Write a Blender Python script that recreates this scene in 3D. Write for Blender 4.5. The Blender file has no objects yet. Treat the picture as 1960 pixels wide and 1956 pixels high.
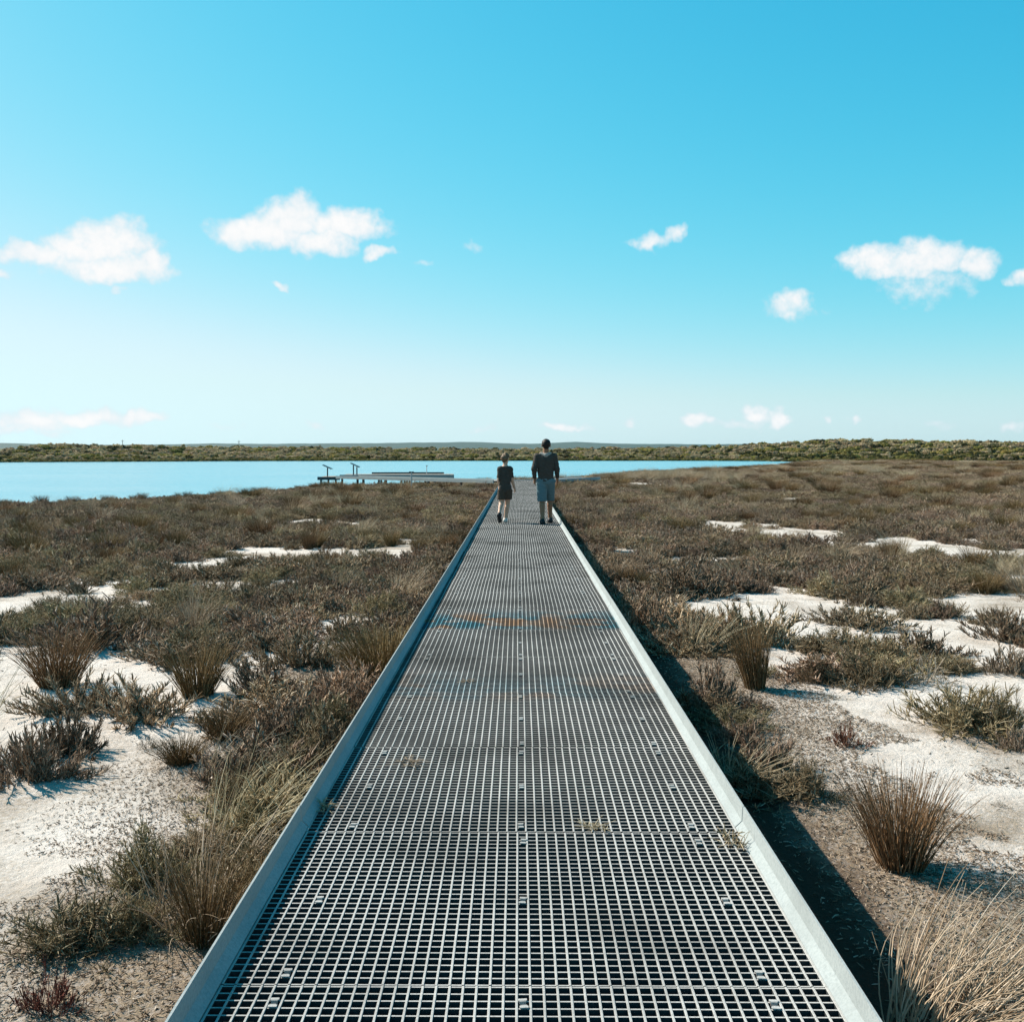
import bpy, math, random
import numpy as np
from mathutils import Vector

random.seed(7)
rng = np.random.default_rng(11)
SC = bpy.context.scene
COL = SC.collection
R = math.radians

# ------------------------------------------------------------------ camera
FPX, VPX, VPY = 1985.0, 992.0, 868.0          # focal length / vanishing point in photo pixels (1960 x 1956)
CAM_Z = 1.5
cam_d = bpy.data.cameras.new('camera')
cam = bpy.data.objects.new('camera', cam_d)
COL.objects.link(cam)
cam_d.sensor_fit = 'HORIZONTAL'
cam_d.sensor_width = 36.0
cam_d.lens = 36.0 * FPX / 1960.0
cam_d.clip_start = 0.05
cam_d.clip_end = 20000
PITCH = math.atan((978 - VPY) / FPX)
YAW = math.atan((VPX - 980) / FPX)
cam.location = (-0.016, 0, CAM_Z)
cam.rotation_euler = (R(90) - PITCH, 0, YAW)
SC.camera = cam

# ------------------------------------------------------------------ sun, exposure
SUNV = Vector((-1.05, 0.63, 1.0)).normalized()          # towards the sun
SUN_EL = math.asin(SUNV.z)
SUN_AZ = math.atan2(SUNV.x, SUNV.y)                     # from +Y, clockwise
sun_d = bpy.data.lights.new('sun', 'SUN')
sun_d.energy = 5.0
sun_d.angle = R(0.53)
sun_d.color = (1.0, 0.92, 0.80)
sun = bpy.data.objects.new('sun', sun_d)
COL.objects.link(sun)
sun.rotation_euler = (-SUNV).to_track_quat('-Z', 'Y').to_euler()
sun.location = SUNV * 60

SC.view_settings.view_transform = 'Standard'
SC.view_settings.look = 'None'
SC.view_settings.gamma = 1.0
EXPO = 0.95
SC.view_settings.exposure = EXPO
SC.view_settings.use_curve_mapping = False

# ------------------------------------------------------------------ world: sky and clouds
world = bpy.data.worlds.new('World')
SC.world = world
world.use_nodes = True
world.cycles.sampling_method = 'MANUAL'
world.cycles.sample_map_resolution = 512
NT = world.node_tree
NT.nodes.clear()


class NB:
    """small node helper"""
    def __init__(s, nt):
        s.nt = nt

    def n(s, t, **kw):
        x = s.nt.nodes.new(t)
        for k, v in kw.items():
            setattr(x, k, v)
        return x

    def put(s, sock, v):
        if hasattr(v, 'is_output') or hasattr(v, 'links'):
            s.nt.links.new(v, sock)
        else:
            sock.default_value = v

    def m(s, op, a, b=None, c=None, clamp=False):
        x = s.n('ShaderNodeMath', operation=op)
        x.use_clamp = clamp
        s.put(x.inputs[0], a)
        if b is not None:
            s.put(x.inputs[1], b)
        if c is not None:
            s.put(x.inputs[2], c)
        return x.outputs[0]

    def mr(s, v, a, b, c=0.0, d=1.0, smooth=False):
        x = s.n('ShaderNodeMapRange')
        x.interpolation_type = 'SMOOTHSTEP' if smooth else 'LINEAR'
        s.put(x.inputs[0], v)
        for i, q in enumerate((a, b, c, d)):
            x.inputs[1 + i].default_value = q
        return x.outputs[0]

    def mix(s, f, a, b, blend='MIX'):
        x = s.n('ShaderNodeMix', data_type='RGBA', blend_type=blend)
        s.put(x.inputs[0], f)
        s.put(x.inputs[6], a if not isinstance(a, tuple) else (*a, 1)[:4])
        s.put(x.inputs[7], b if not isinstance(b, tuple) else (*b, 1)[:4])
        return x.outputs[2]

    def noise(s, vec, scale, detail=4, rough=0.55, dist=0.0, dim='3D'):
        x = s.n('ShaderNodeTexNoise', noise_dimensions=dim)
        if vec is not None:
            s.nt.links.new(vec, x.inputs['Vector'])
        x.inputs['Scale'].default_value = scale
        x.inputs['Detail'].default_value = detail
        x.inputs['Roughness'].default_value = rough
        x.inputs['Distortion'].default_value = dist
        return x.outputs['Fac']

    def ramp(s, f, stops):
        x = s.n('ShaderNodeValToRGB')
        e = x.color_ramp.elements
        while len(e) < len(stops):
            e.new(0.5)
        for i, (p, c) in enumerate(stops):
            e[i].position = p
            e[i].color = (*c, 1)
        s.put(x.inputs[0], f)
        return x.outputs[0]


W = NB(NT)
sky = W.n('ShaderNodeTexSky', sky_type='NISHITA')
sky.sun_disc = False
sky.sun_elevation = SUN_EL
sky.sun_rotation = SUN_AZ
sky.altitude = 0
sky.air_density = 1.0
sky.dust_density = 0.42
sky.ozone_density = 1.6
SKY_STRENGTH = 0.125
# camera-like response of the clear sky: deep cyan aloft, pale towards the horizon and the sun
ssep = W.n('ShaderNodeSeparateColor')
NT.links.new(sky.outputs[0], ssep.inputs[0])
scom = W.n('ShaderNodeCombineColor')
chan = []
r_ = W.m('POWER', W.m('MULTIPLY', ssep.outputs[0], SKY_STRENGTH), 2.1)
chan.append(W.m('MULTIPLY', r_, 1.6 / SKY_STRENGTH))
g_ = W.m('EXPONENT', W.m('MULTIPLY', ssep.outputs[1], -SKY_STRENGTH * 1.85))
chan.append(W.m('MULTIPLY', W.m('SUBTRACT', 1.0, g_), 1.10 / SKY_STRENGTH))
b_ = W.m('EXPONENT', W.m('MULTIPLY', ssep.outputs[2], -SKY_STRENGTH * 2.3))
chan.append(W.m('MULTIPLY', W.m('SUBTRACT', 1.0, b_), 1.09 / SKY_STRENGTH))
chan[0] = W.m('SMOOTH_MIN', chan[0], W.m('MULTIPLY', chan[1], 0.76), 0.45 / SKY_STRENGTH)
chan[2] = W.m('MAXIMUM', chan[2], W.m('MULTIPLY', chan[1], 1.04))
for i_ in range(3):
    NT.links.new(chan[i_], scom.inputs[i_])
tint = scom.outputs[0]

tc = W.n('ShaderNodeTexCoord')
sep = W.n('ShaderNodeSeparateXYZ')
NT.links.new(tc.outputs['Generated'], sep.inputs[0])
az = W.m('ARCTAN2', sep.outputs[0], sep.outputs[1])
el = W.m('ARCSINE', sep.outputs[2])
# each cloud: lobes (photo px centre, half-width, half-height) + opacity, turned into directions
CLOUDS = [
    (215, 470, 85, 42, 1), (85, 490, 95, 20, 1), (225, 515, 110, 28, 1), (295, 505, 36, 30, 1), (160, 478, 70, 30, 1),
    (480, 452, 75, 30, 1), (566, 425, 70, 46, 1), (665, 440, 85, 32, 1), (615, 470, 70, 28, 1), (730, 492, 30, 12, .8),
    (525, 440, 60, 38, 1), (1250, 466, 40, 13, .75), (1296, 452, 26, 18, .8),
    (1668, 500, 62, 26, .9), (1760, 498, 85, 36, .95), (1848, 505, 50, 25, .9), (1770, 550, 70, 34, .45), (1720, 515, 110, 24, .8),
    (1953, 538, 28, 17, .8), (1510, 586, 46, 26, .8), (543, 554, 13, 8, .7), (898, 474, 24, 9, .35), (0, 520, 22, 11, .7),
    (817, 508, 20, 7, .3), (238, 556, 14, 8, .5),
    (60, 806, 95, 17, 1), (165, 797, 80, 18, 1), (265, 796, 66, 14, .95), (20, 822, 130, 12, .6),
    (1446, 795, 36, 18, 1), (1494, 799, 28, 16, 1), (1328, 808, 30, 12, .9), (1075, 818, 50, 11, .85), (1110, 822, 25, 8, .6),
    (1207, 817, 22, 7, .5), (1575, 808, 9, 11, .7), (1636, 806, 16, 8, .75), (1915, 811, 24, 11, .7), (1785, 815, 26, 8, .4),
    (1400, 815, 60, 8, .5), (925, 820, 25, 6, .4), (610, 815, 20, 6, .4), (440, 812, 30, 6, .3),
    # the same fair-weather clouds go on outside the picture
    (-420, 470, 160, 45, 1), (-900, 520, 120, 36, 1), (-620, 780, 180, 18, .8), (2350, 500, 150, 42, .9), (2800, 600, 120, 30, .9),
    (2500, 800, 160, 16, .7), (-1500, 600, 190, 40, .9), (3500, 560, 170, 45, .9),
]
warp = W.n('ShaderNodeTexNoise')
NT.links.new(tc.outputs['Generated'], warp.inputs['Vector'])
warp.inputs['Scale'].default_value = 26
warp.inputs['Detail'].default_value = 3
warp.inputs['Roughness'].default_value = 0.6
wsep = W.n('ShaderNodeSeparateColor')
NT.links.new(warp.outputs['Color'], wsep.inputs[0])
az2 = W.m('ADD', az, W.m('MULTIPLY', W.m('SUBTRACT', wsep.outputs[0], 0.5), 0.05))
el2 = W.m('ADD', el, W.m('MULTIPLY', W.m('SUBTRACT', wsep.outputs[1], 0.5), 0.034))
comb = W.n('ShaderNodeCombineXYZ')
NT.links.new(az2, comb.inputs[0])
NT.links.new(el2, comb.inputs[1])
field = None
for (px, py, rx, ry, op) in CLOUDS:
    a = math.atan((px - VPX) / FPX)
    e = math.atan((VPY - py) / FPX)
    if px < -300 or px > 2200:
        a = (px - VPX) / FPX
    else:
        e = math.atan((VPY - py) / FPX * math.cos(a))
    sx, sy = FPX / rx / 1.12 * math.sqrt(op), FPX / ry / 1.12 * math.sqrt(op)
    q = W.n('ShaderNodeVectorMath', operation='MULTIPLY_ADD')
    NT.links.new(comb.outputs[0], q.inputs[0])
    q.inputs[1].default_value = (sx, sy, 0)
    q.inputs[2].default_value = (-a * sx, -e * sy, 0)
    d2 = W.n('ShaderNodeVectorMath', operation='DOT_PRODUCT')
    NT.links.new(q.outputs[0], d2.inputs[0])
    NT.links.new(q.outputs[0], d2.inputs[1])
    v = W.m('SUBTRACT', op, d2.outputs['Value'])
    field = v if field is None else W.m('MAXIMUM', field, v)
fine = W.noise(tc.outputs['Generated'], 95, 3, 0.65)
dens = W.m('ADD', field, W.m('MULTIPLY', W.m('SUBTRACT', fine, 0.5), 1.0))
alpha = W.m('POWER', W.mr(dens, -0.02, 0.95, 0, 1, True), 0.8)
ccol = W.mix(W.mr(W.m('ADD', dens, W.m('MULTIPLY', warp.outputs['Fac'], 0.8)), 0.45, 1.5), (0.72, 0.84, 0.91), (1.0, 1.0, 1.0))
bg_sky = W.n('ShaderNodeBackground')
NT.links.new(tint, bg_sky.inputs[0])
bg_sky.inputs[1].default_value = SKY_STRENGTH / 2 ** EXPO
bg_cl = W.n('ShaderNodeBackground')
NT.links.new(ccol, bg_cl.inputs[0])
bg_cl.inputs[1].default_value = 0.98 / 2 ** EXPO
mixw = W.n('ShaderNodeMixShader')
NT.links.new(alpha, mixw.inputs[0])
NT.links.new(bg_sky.outputs[0], mixw.inputs[1])
NT.links.new(bg_cl.outputs[0], mixw.inputs[2])
outw = W.n('ShaderNodeOutputWorld')
NT.links.new(mixw.outputs[0], outw.inputs[0])


# ------------------------------------------------------------------ helpers
def mat(name):
    m = bpy.data.materials.new(name)
    m.use_nodes = True
    nt = m.node_tree
    b = nt.nodes['Principled BSDF']
    return m, NB(nt), b


def hash2(ix, iy, seed):
    h = (ix.astype(np.int64) * 374761393 + iy.astype(np.int64) * 668265263 + seed * 1274126177) & 0x7fffffff
    h = ((h ^ (h >> 13)) * 1274126177) & 0x7fffffff
    return ((h ^ (h >> 16)) & 0xffff) / 65535.0


def vnoise(x, y, seed=0):
    x = np.asarray(x, float)
    y = np.asarray(y, float)
    ix = np.floor(x).astype(np.int64)
    iy = np.floor(y).astype(np.int64)
    fx = x - ix
    fy = y - iy
    fx = fx * fx * (3 - 2 * fx)
    fy = fy * fy * (3 - 2 * fy)
    a = hash2(ix, iy, seed)
    b = hash2(ix + 1, iy, seed)
    c = hash2(ix, iy + 1, seed)
    d = hash2(ix + 1, iy + 1, seed)
    return (a + (b - a) * fx) * (1 - fy) + (c + (d - c) * fx) * fy


def fbm(x, y, seed=0, octv=4):
    s, amp, f = 0, 0.5, 1.0
    for o in range(octv):
        s = s + amp * vnoise(np.asarray(x) * f, np.asarray(y) * f, seed + o * 17)
        amp *= 0.5
        f *= 2.03
    return s


def smooth(a, b, x):
    t = np.clip((x - a) / (b - a), 0, 1)
    return t * t * (3 - 2 * t)


def link_mesh(name, verts, faces, mats=None, parent=None, smooth_sh=False, fmat=None, attrs=None):
    me = bpy.data.meshes.new(name)
    me.from_pydata(np.asarray(verts, float).tolist() if not isinstance(verts, list) else verts, [],
                   faces.tolist() if isinstance(faces, np.ndarray) else faces)
    if mats is not None:
        for q in (mats if isinstance(mats, (list, tuple)) else [mats]):
            me.materials.append(q)
    if fmat is not None:
        me.polygons.foreach_set('material_index', np.asarray(fmat, np.int32))
    if smooth_sh:
        me.polygons.foreach_set('use_smooth', np.ones(len(me.polygons), bool))
    if attrs:
        for k, v in attrs.items():
            at_ = me.attributes.new(k, 'FLOAT', 'POINT')
            at_.data.foreach_set('value', np.asarray(v, np.float32))
    me.update()
    o = bpy.data.objects.new(name, me)
    COL.objects.link(o)
    if parent is not None:
        o.parent = parent
    return o


def share(name, me, parent=None, loc=(0, 0, 0), rot=(0, 0, 0), scl=(1, 1, 1)):
    o = bpy.data.objects.new(name, me)
    COL.objects.link(o)
    o.location = loc
    o.rotation_euler = rot
    o.scale = scl
    if parent is not None:
        o.parent = parent
    return o


def empty(name, loc=(0, 0, 0), rz=0.0):
    o = bpy.data.objects.new(name, None)
    COL.objects.link(o)
    o.location = loc
    o.rotation_euler = (0, 0, rz)
    o.empty_display_size = 0.1
    return o


def tag(o, label=None, cat=None, group=None, kind=None):
    if label:
        o['label'] = label
    if cat:
        o['category'] = cat
    if group:
        o['group'] = group
    if kind:
        o['kind'] = kind
    return o


class MB:
    """collects boxes, prisms and tubes into one mesh"""
    def __init__(s):
        s.v, s.f, s.m = [], [], []

    def box(s, x0, x1, y0, y1, z0, z1, mi=0, top=None):
        n = len(s.v)
        s.v += [(x0, y0, z0), (x1, y0, z0), (x1, y1, z0), (x0, y1, z0), (x0, y0, z1), (x1, y0, z1), (x1, y1, z1), (x0, y1, z1)]
        s.f += [(n, n + 3, n + 2, n + 1), (n + 4, n + 5, n + 6, n + 7), (n, n + 1, n + 5, n + 4), (n + 1, n + 2, n + 6, n + 5),
                (n + 2, n + 3, n + 7, n + 6), (n + 3, n, n + 4, n + 7)]
        s.m += [mi, mi if top is None else top, mi, mi, mi, mi]

    def tube(s, pts, rad, n=8, mi=0, caps=True):
        pts = [Vector(p) for p in pts]
        rad = rad if isinstance(rad, (list, tuple)) else [rad] * len(pts)
        b = len(s.v)
        up = Vector((0.3, 0.2, 0.93))
        for i, p in enumerate(pts):
            t = (pts[min(i + 1, len(pts) - 1)] - pts[max(i - 1, 0)]).normalized()
            u = t.cross(up)
            if u.length < 1e-3:
                u = t.cross(Vector((1, 0, 0)))
            u.normalize()
            w = t.cross(u)
            for k in range(n):
                a = 2 * math.pi * k / n
                s.v.append(tuple(p + (u * math.cos(a) + w * math.sin(a)) * rad[i]))
        for i in range(len(pts) - 1):
            for k in range(n):
                k2 = (k + 1) % n
                s.f.append((b + i * n + k, b + i * n + k2, b + (i + 1) * n + k2, b + (i + 1) * n + k))
                s.m.append(mi)
        if caps:
            s.f.append(tuple(b + k for k in range(n))[::-1])
            s.f.append(tuple(b + (len(pts) - 1) * n + k for k in range(n)))
            s.m += [mi, mi]

    def extrude_y(s, prof, y0, y1, mi=0):
        """profile of (x, z) points extruded along y"""
        n = len(s.v)
        k = len(prof)
        s.v += [(x, y0, z) for x, z in prof] + [(x, y1, z) for x, z in prof]
        for i in range(k):
            j = (i + 1) % k
            s.f.append((n + i, n + j, n + k + j, n + k + i))
            s.m.append(mi)
        s.f.append(tuple(n + i for i in range(k))[::-1])
        s.f.append(tuple(n + k + i for i in range(k)))
        s.m += [mi, mi]

    def mesh(s, name, mats):
        me = bpy.data.meshes.new(name)
        me.from_pydata(s.v, [], s.f)
        for q in (mats if isinstance(mats, (list, tuple)) else [mats]):
            me.materials.append(q)
        me.polygons.foreach_set('material_index', np.asarray(s.m, np.int32))
        me.update()
        return me

    def build(s, name, mats, parent=None):
        o = bpy.data.objects.new(name, s.mesh(name, mats))
        COL.objects.link(o)
        if parent is not None:
            o.parent = parent
        return o


# ------------------------------------------------------------------ terrain
WATER_Z = -0.85
NEAR_X = [-600, -150, -50, -22.7, -21.0, -18.7, -16.5, -14.6, -13.4, -10.6, -4.2, 0.3, 5.2, 14.0, 22.8, 34, 55, 80]
NEAR_Y = [18, 28, 40, 45.6, 47.7, 50.6, 55.3, 61.4, 67.2, 74, 84, 89, 97, 128, 146, 165, 214, 292]
FAR_X = [-600, -300, -137, -80, -30, 1.3, 60, 74, 80]
FAR_Y = [200, 245, 274, 320, 330, 333, 333, 318, 292]


def shore(x):
    x = np.asarray(x, float)
    n = np.interp(x, NEAR_X, NEAR_Y)
    f = np.interp(x, FAR_X, FAR_Y)
    wob = (fbm(x / 9.0, x * 0 + 3.3, 5, 3) - 0.45) * np.clip(n / 30, 0, 6)
    n = n + wob * np.where(x < 70, 1, 0)
    return n, f


def ground_z(x, y):
    x = np.asarray(x, float)
    y = np.asarray(y, float)
    n, f = shore(x)
    beyond = np.where(x > 80, 292.0, f)
    base = -0.53 + 0.10 * (fbm(x / 3.1 + 9, y / 3.1, 1, 4) - 0.47) + 0.05 * (fbm(x / 0.7, y / 0.7, 2, 3) - 0.45)
    slope = smooth(n - 34, n - 1, y)
    z = base * (1 - slope) + slope * (-0.83)
    z = np.where(x > 80, base - 0.1 * smooth(40, 200, y), z)
    lake = (y > n) & (y < f) & (x < 80)
    dep = np.minimum(y - n, f - y)
    z = np.where(lake, -0.85 - np.clip(dep * 0.05, 0, 1.5), z)
    dd = y - beyond
    rise = smooth(0, 14, dd) * 0.5 + smooth(20, 120, dd) * 2.0
    hump = 2.7 * np.exp(-(((x - 130) / 34) ** 2)) + 1.8 * np.exp(-(((x - 190) / 40) ** 2)) + 1.4 * np.exp(-(((x + 190) / 60) ** 2))
    rough = (fbm(x / 45.0, y / 45.0, 8, 3) - 0.45) * 2.4
    far = -0.85 + rise + (hump + rough) * smooth(25, 110, dd)
    far = far - smooth(150, 500, dd) * (far - 1.2)
    z = np.where((dd > 0), np.where(x > 80, np.maximum(far, -0.62 + 0 * far), far), z)
    return z


def gz(x, y):
    return float(ground_z(np.array([x]), np.array([y]))[0])


def at(px, py, z=None):
    """photo pixel (1932-wide view) on the ground -> world point"""
    px, py = px * 1.01449, py * 1.01449
    zz = -0.53 if z is None else z
    for _ in range(4):
        d = (CAM_Z - zz) * FPX / (py - VPY)
        x = (px - VPX) / FPX * d + cam.location.x
        if z is None:
            zz = gz(x, d)
    return x, d, zz


def axis(lo, hi, n, s):
    t = np.linspace(np.arcsinh(lo / s), np.arcsinh(hi / s), n)
    return np.sinh(t) * s


gx = axis(-4500, 4500, 420, 3.2)
gy = axis(-40, 9000, 430, 3.4)
GX, GY = np.meshgrid(gx, gy)
GZ = ground_z(GX, GY)
nv = np.stack([GX.ravel(), GY.ravel(), GZ.ravel()], 1)
ny, nx = GX.shape
idx = np.arange(nx * ny).reshape(ny, nx)
fc = np.stack([idx[:-1, :-1].ravel(), idx[:-1, 1:].ravel(), idx[1:, 1:].ravel(), idx[1:, :-1].ravel()], 1)

m_ground, G, gb = mat('salt_flat_soil')
geo = G.n('ShaderNodeNewGeometry')
gs = G.n('ShaderNodeSeparateXYZ')
m_ground.node_tree.links.new(geo.outputs['Position'], gs.inputs[0])
P = geo.outputs['Position']
n_big = G.noise(P, 0.55, 5, 0.6)
n_mid = G.noise(P, 3.0, 6, 0.65)
n_fine = G.noise(P, 38, 5, 0.7)
n_grit = G.noise(P, 160, 3, 0.7)
sand = G.ramp(n_mid, [(0.25, (0.42, 0.36, 0.31)), (0.5, (0.555, 0.495, 0.445)), (0.8, (0.63, 0.575, 0.53))])
sand = G.mix(G.mr(n_grit, 0.60, 0.72), sand, (0.25, 0.20, 0.155))
litter = G.ramp(n_fine, [(0.3, (0.045, 0.029, 0.017)), (0.5, (0.17, 0.12, 0.075)), (0.68, (0.36, 0.285, 0.205))])
ax = G.m('ABSOLUTE', gs.outputs[0])
# leaf litter and trodden soil along the boardwalk, with its own ragged edge
strip = G.mr(G.m('ADD', ax, G.m('MULTIPLY', G.m('SUBTRACT', n_big, 0.5), -2.4)), 1.75, 2.55, 1, 0, True)
strip = G.m('MULTIPLY', strip, G.mr(n_fine, 0.36, 0.56, 0.45, 1.0))
patch = G.mr(G.m('ADD', n_big, G.m('MULTIPLY', n_fine, 0.55)), 0.78, 0.95, 0, 0.85)
lit_f = G.m('MAXIMUM', strip, patch)
col = G.mix(lit_f, sand, litter)
# shade below and right of the deck, painted as near-black soil colour
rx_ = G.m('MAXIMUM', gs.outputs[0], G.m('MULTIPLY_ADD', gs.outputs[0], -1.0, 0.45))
deck_shade = G.mr(G.m('ADD', rx_, G.m('MULTIPLY', G.m('SUBTRACT', n_mid, 0.5), 0.5)), 1.38, 1.78, 1, 0, True)
col = G.mix(deck_shade, col, G.mix(n_fine, (0.020, 0.009, 0.005), (0.060, 0.030, 0.017)))
# heath soil farther out, wet mud at the lake, green dune soil beyond
heath = G.mr(gs.outputs[1], 14, 60, 0, 0.75, True)
col = G.mix(G.m('MULTIPLY', heath, G.mr(n_big, 0.36, 0.56)), col, (0.20, 0.155, 0.11))
mud = G.mr(gs.outputs[2], -0.86, -0.76, 1, 0)
col = G.mix(mud, col, (0.13, 0.11, 0.095))
dune = G.mr(gs.outputs[1], 250, 264, 0, 1)
col = G.mix(dune, col, G.mix(n_big, (0.055, 0.058, 0.02), (0.12, 0.11, 0.05)))
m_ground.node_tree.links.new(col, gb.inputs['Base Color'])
gb.inputs['Roughness'].default_value = 0.95
gb.inputs['Specular IOR Level'].default_value = 0.15
bump = G.n('ShaderNodeBump')
bump.inputs['Strength'].default_value = 0.9
bump.inputs['Distance'].default_value = 0.03
hgt = G.m('ADD', G.m('MULTIPLY', n_fine, 0.55), G.m('MULTIPLY_ADD', n_grit, 0.25, G.m('MULTIPLY', G.noise(P, 11, 5, 0.6, 0.6), 0.9)))
m_ground.node_tree.links.new(hgt, bump.inputs['Height'])
m_ground.node_tree.links.new(bump.outputs[0], gb.inputs['Normal'])
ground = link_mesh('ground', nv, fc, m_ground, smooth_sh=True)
tag(ground, 'pale sandy salt flat with brown leaf litter around the boardwalk', 'ground', kind='structure')

# ------------------------------------------------------------------ lake
m_water, WN, wb = mat('lake_water')
wgeo = WN.n('ShaderNodeNewGeometry')
wmap = WN.n('ShaderNodeMapping')
m_water.node_tree.links.new(wgeo.outputs['Position'], wmap.inputs[0])
wmap.inputs['Scale'].default_value = (0.55, 1.3, 1)
wn1 = WN.noise(wmap.outputs[0], 1.1, 5, 0.6)
wn2 = WN.noise(wmap.outputs[0], 0.05, 3, 0.5)
wb.inputs['Base Color'].default_value = (0.10, 0.30, 0.37, 1)
wb.inputs['Roughness'].default_value = 0.18
wb.inputs['IOR'].default_value = 1.333
wbp = WN.n('ShaderNodeBump')
wbp.inputs['Strength'].default_value = 0.55
wbp.inputs['Distance'].default_value = 0.30
m_water.node_tree.links.new(WN.m('MULTIPLY', wn1, WN.mr(wn2, 0.3, 0.7, 0.35, 1.0)), wbp.inputs['Height'])
m_water.node_tree.links.new(wbp.outputs[0], wb.inputs['Normal'])
wv = []
wx = np.concatenate([np.linspace(-600, -30, 40), np.linspace(-29, 84, 90)])
n_, f_ = shore(np.minimum(wx, 79.9))
for x_, a_, b_ in zip(wx, n_, f_):
    wv += [(x_, min(a_, b_) - 4, WATER_Z), (x_, max(a_, b_) + 2, WATER_Z)]
wf = [(2 * i, 2 * i + 2, 2 * i + 3, 2 * i + 1) for i in range(len(wx) - 1)]
lake = link_mesh('lake_water', wv, wf, m_water)
tag(lake, 'calm pale turquoise lake behind the heath', 'lake', kind='structure')

# ------------------------------------------------------------------ distant hills
m_hill, H, hb = mat('hill_forest')
hgeo = H.n('ShaderNodeNewGeometry')
hn = H.noise(hgeo.outputs['Position'], 0.012, 6, 0.65)
m_hill.node_tree.links.new(H.ramp(hn, [(0.35, (0.006, 0.030, 0.028)), (0.6, (0.014, 0.046, 0.040))]), hb.inputs['Base Color'])
hb.inputs['Roughness'].default_value = 1.0
RPX = np.array([-900, -400, 0, 120, 230, 400, 520, 700, 870, 960, 1010, 1085, 1160, 1300, 1450, 1700, 1960, 2500, 3200]) * 1.01449
RPY = np.array([838, 840, 836, 839, 839, 836.5, 837.5, 836, 833.5, 836, 837, 833.5, 836.5, 838, 837.5, 839, 838, 836, 838]) * 1.01449
hx = np.linspace(-6500, 8500, 500)
hy = np.linspace(2600, 6400, 24)
HX, HY = np.meshgrid(hx, hy)
pxs = HX / HY * FPX + VPX
top = CAM_Z + (VPY - np.interp(pxs, RPX, RPY)) / FPX * 4400
env = np.clip(1 - np.abs(HY - 4400) / 1800, 0, 1)
HZ = -2 + env ** 0.75 * (top + 2) * (1 + 0.10 * (fbm(HX / 160, HY / 400, 3, 4) - 0.47)) + env * (fbm(HX / 22, HY / 60, 4, 2) - 0.4) * 3.0
hi = np.arange(HX.size).reshape(HX.shape)
hf = np.stack([hi[:-1, :-1].ravel(), hi[:-1, 1:].ravel(), hi[1:, 1:].ravel(), hi[1:, :-1].ravel()], 1)
hills = link_mesh('hills', np.stack([HX.ravel(), HY.ravel(), HZ.ravel()], 1), hf, m_hill, smooth_sh=True)
tag(hills, 'low blue-green hills along the horizon', 'hills', kind='structure')

#PART2
# ------------------------------------------------------------------ boardwalk
def frp(name, base, worn, rough=0.75, scale=60.0, spec=0.3):
    m, N, b = mat(name)
    g = N.n('ShaderNodeNewGeometry')
    a = N.noise(g.outputs['Position'], scale, 5, 0.7)
    c = N.noise(g.outputs['Position'], 4.0, 4, 0.6)
    k = N.mix(N.mr(a, 0.42, 0.72), base, worn)
    k = N.mix(N.mr(c, 0.45, 0.75, 0, 0.55), k, tuple(q * 0.72 for q in base))
    m.node_tree.links.new(k, b.inputs['Base Color'])
    b.inputs['Roughness'].default_value = rough
    b.inputs['Specular IOR Level'].default_value = spec
    bp = N.n('ShaderNodeBump')
    bp.inputs['Strength'].default_value = 0.5
    bp.inputs['Distance'].default_value = 0.003
    m.node_tree.links.new(N.noise(g.outputs['Position'], 420, 3, 0.7), bp.inputs['Height'])
    m.node_tree.links.new(bp.outputs[0], b.inputs['Normal'])
    return m


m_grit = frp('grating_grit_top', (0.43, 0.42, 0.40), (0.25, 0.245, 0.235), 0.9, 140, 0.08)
# camera moire painted as teal and orange colour bands on mid-distance panels
N_ = NB(m_grit.node_tree)
pb_ = m_grit.node_tree.nodes['Principled BSDF']
old_ = pb_.inputs['Base Color'].links[0].from_socket
sg_ = N_.n('ShaderNodeNewGeometry')
sx_ = N_.n('ShaderNodeSeparateXYZ')
m_grit.node_tree.links.new(sg_.outputs['Position'], sx_.inputs[0])
band1 = N_.m('MULTIPLY', N_.mr(sx_.outputs[1], 8.75, 8.95, 0, 1, True), N_.mr(sx_.outputs[1], 9.3, 10.1, 1, 0, True))
band2 = N_.m('MULTIPLY', N_.mr(sx_.outputs[1], 6.15, 6.4, 0, 0.45, True), N_.mr(sx_.outputs[1], 6.6, 7.3, 1, 0, True))
blot = N_.noise(sg_.outputs['Position'], 1.7, 3, 0.55)
amt_ = N_.m('MULTIPLY', N_.m('MULTIPLY', N_.m('MAXIMUM', band1, band2), N_.mr(N_.noise(sg_.outputs['Position'], 6.0, 4, 0.6), 0.34, 0.52)), 0.85)
moire_tint = N_.mix(N_.mr(blot, 0.485, 0.56), (0.02, 0.17, 0.23), (0.32, 0.17, 0.08))
c_ = N_.mix(amt_, old_, moire_tint)
wear_ = N_.noise(sg_.outputs['Position'], 0.9, 5, 0.65)
c_ = N_.mix(N_.mr(wear_, 0.46, 0.66, 0, 0.7), c_, (0.12, 0.112, 0.10))
m_grit.node_tree.links.new(c_, pb_.inputs['Base Color'])
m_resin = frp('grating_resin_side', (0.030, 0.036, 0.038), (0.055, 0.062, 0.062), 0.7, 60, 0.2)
m_kerb = frp('kerb_fibreglass', (0.305, 0.333, 0.333), (0.225, 0.25, 0.252), 0.9, 90, 0.03)
m_steel = frp('galvanised_steel', (0.42, 0.43, 0.44), (0.28, 0.28, 0.28), 0.5, 80)
m_timber = frp('weathered_timber', (0.26, 0.22, 0.18), (0.16, 0.13, 0.105), 0.9, 40)
m_dark = frp('dark_steel', (0.045, 0.05, 0.055), (0.08, 0.085, 0.09), 0.55, 50)

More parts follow.
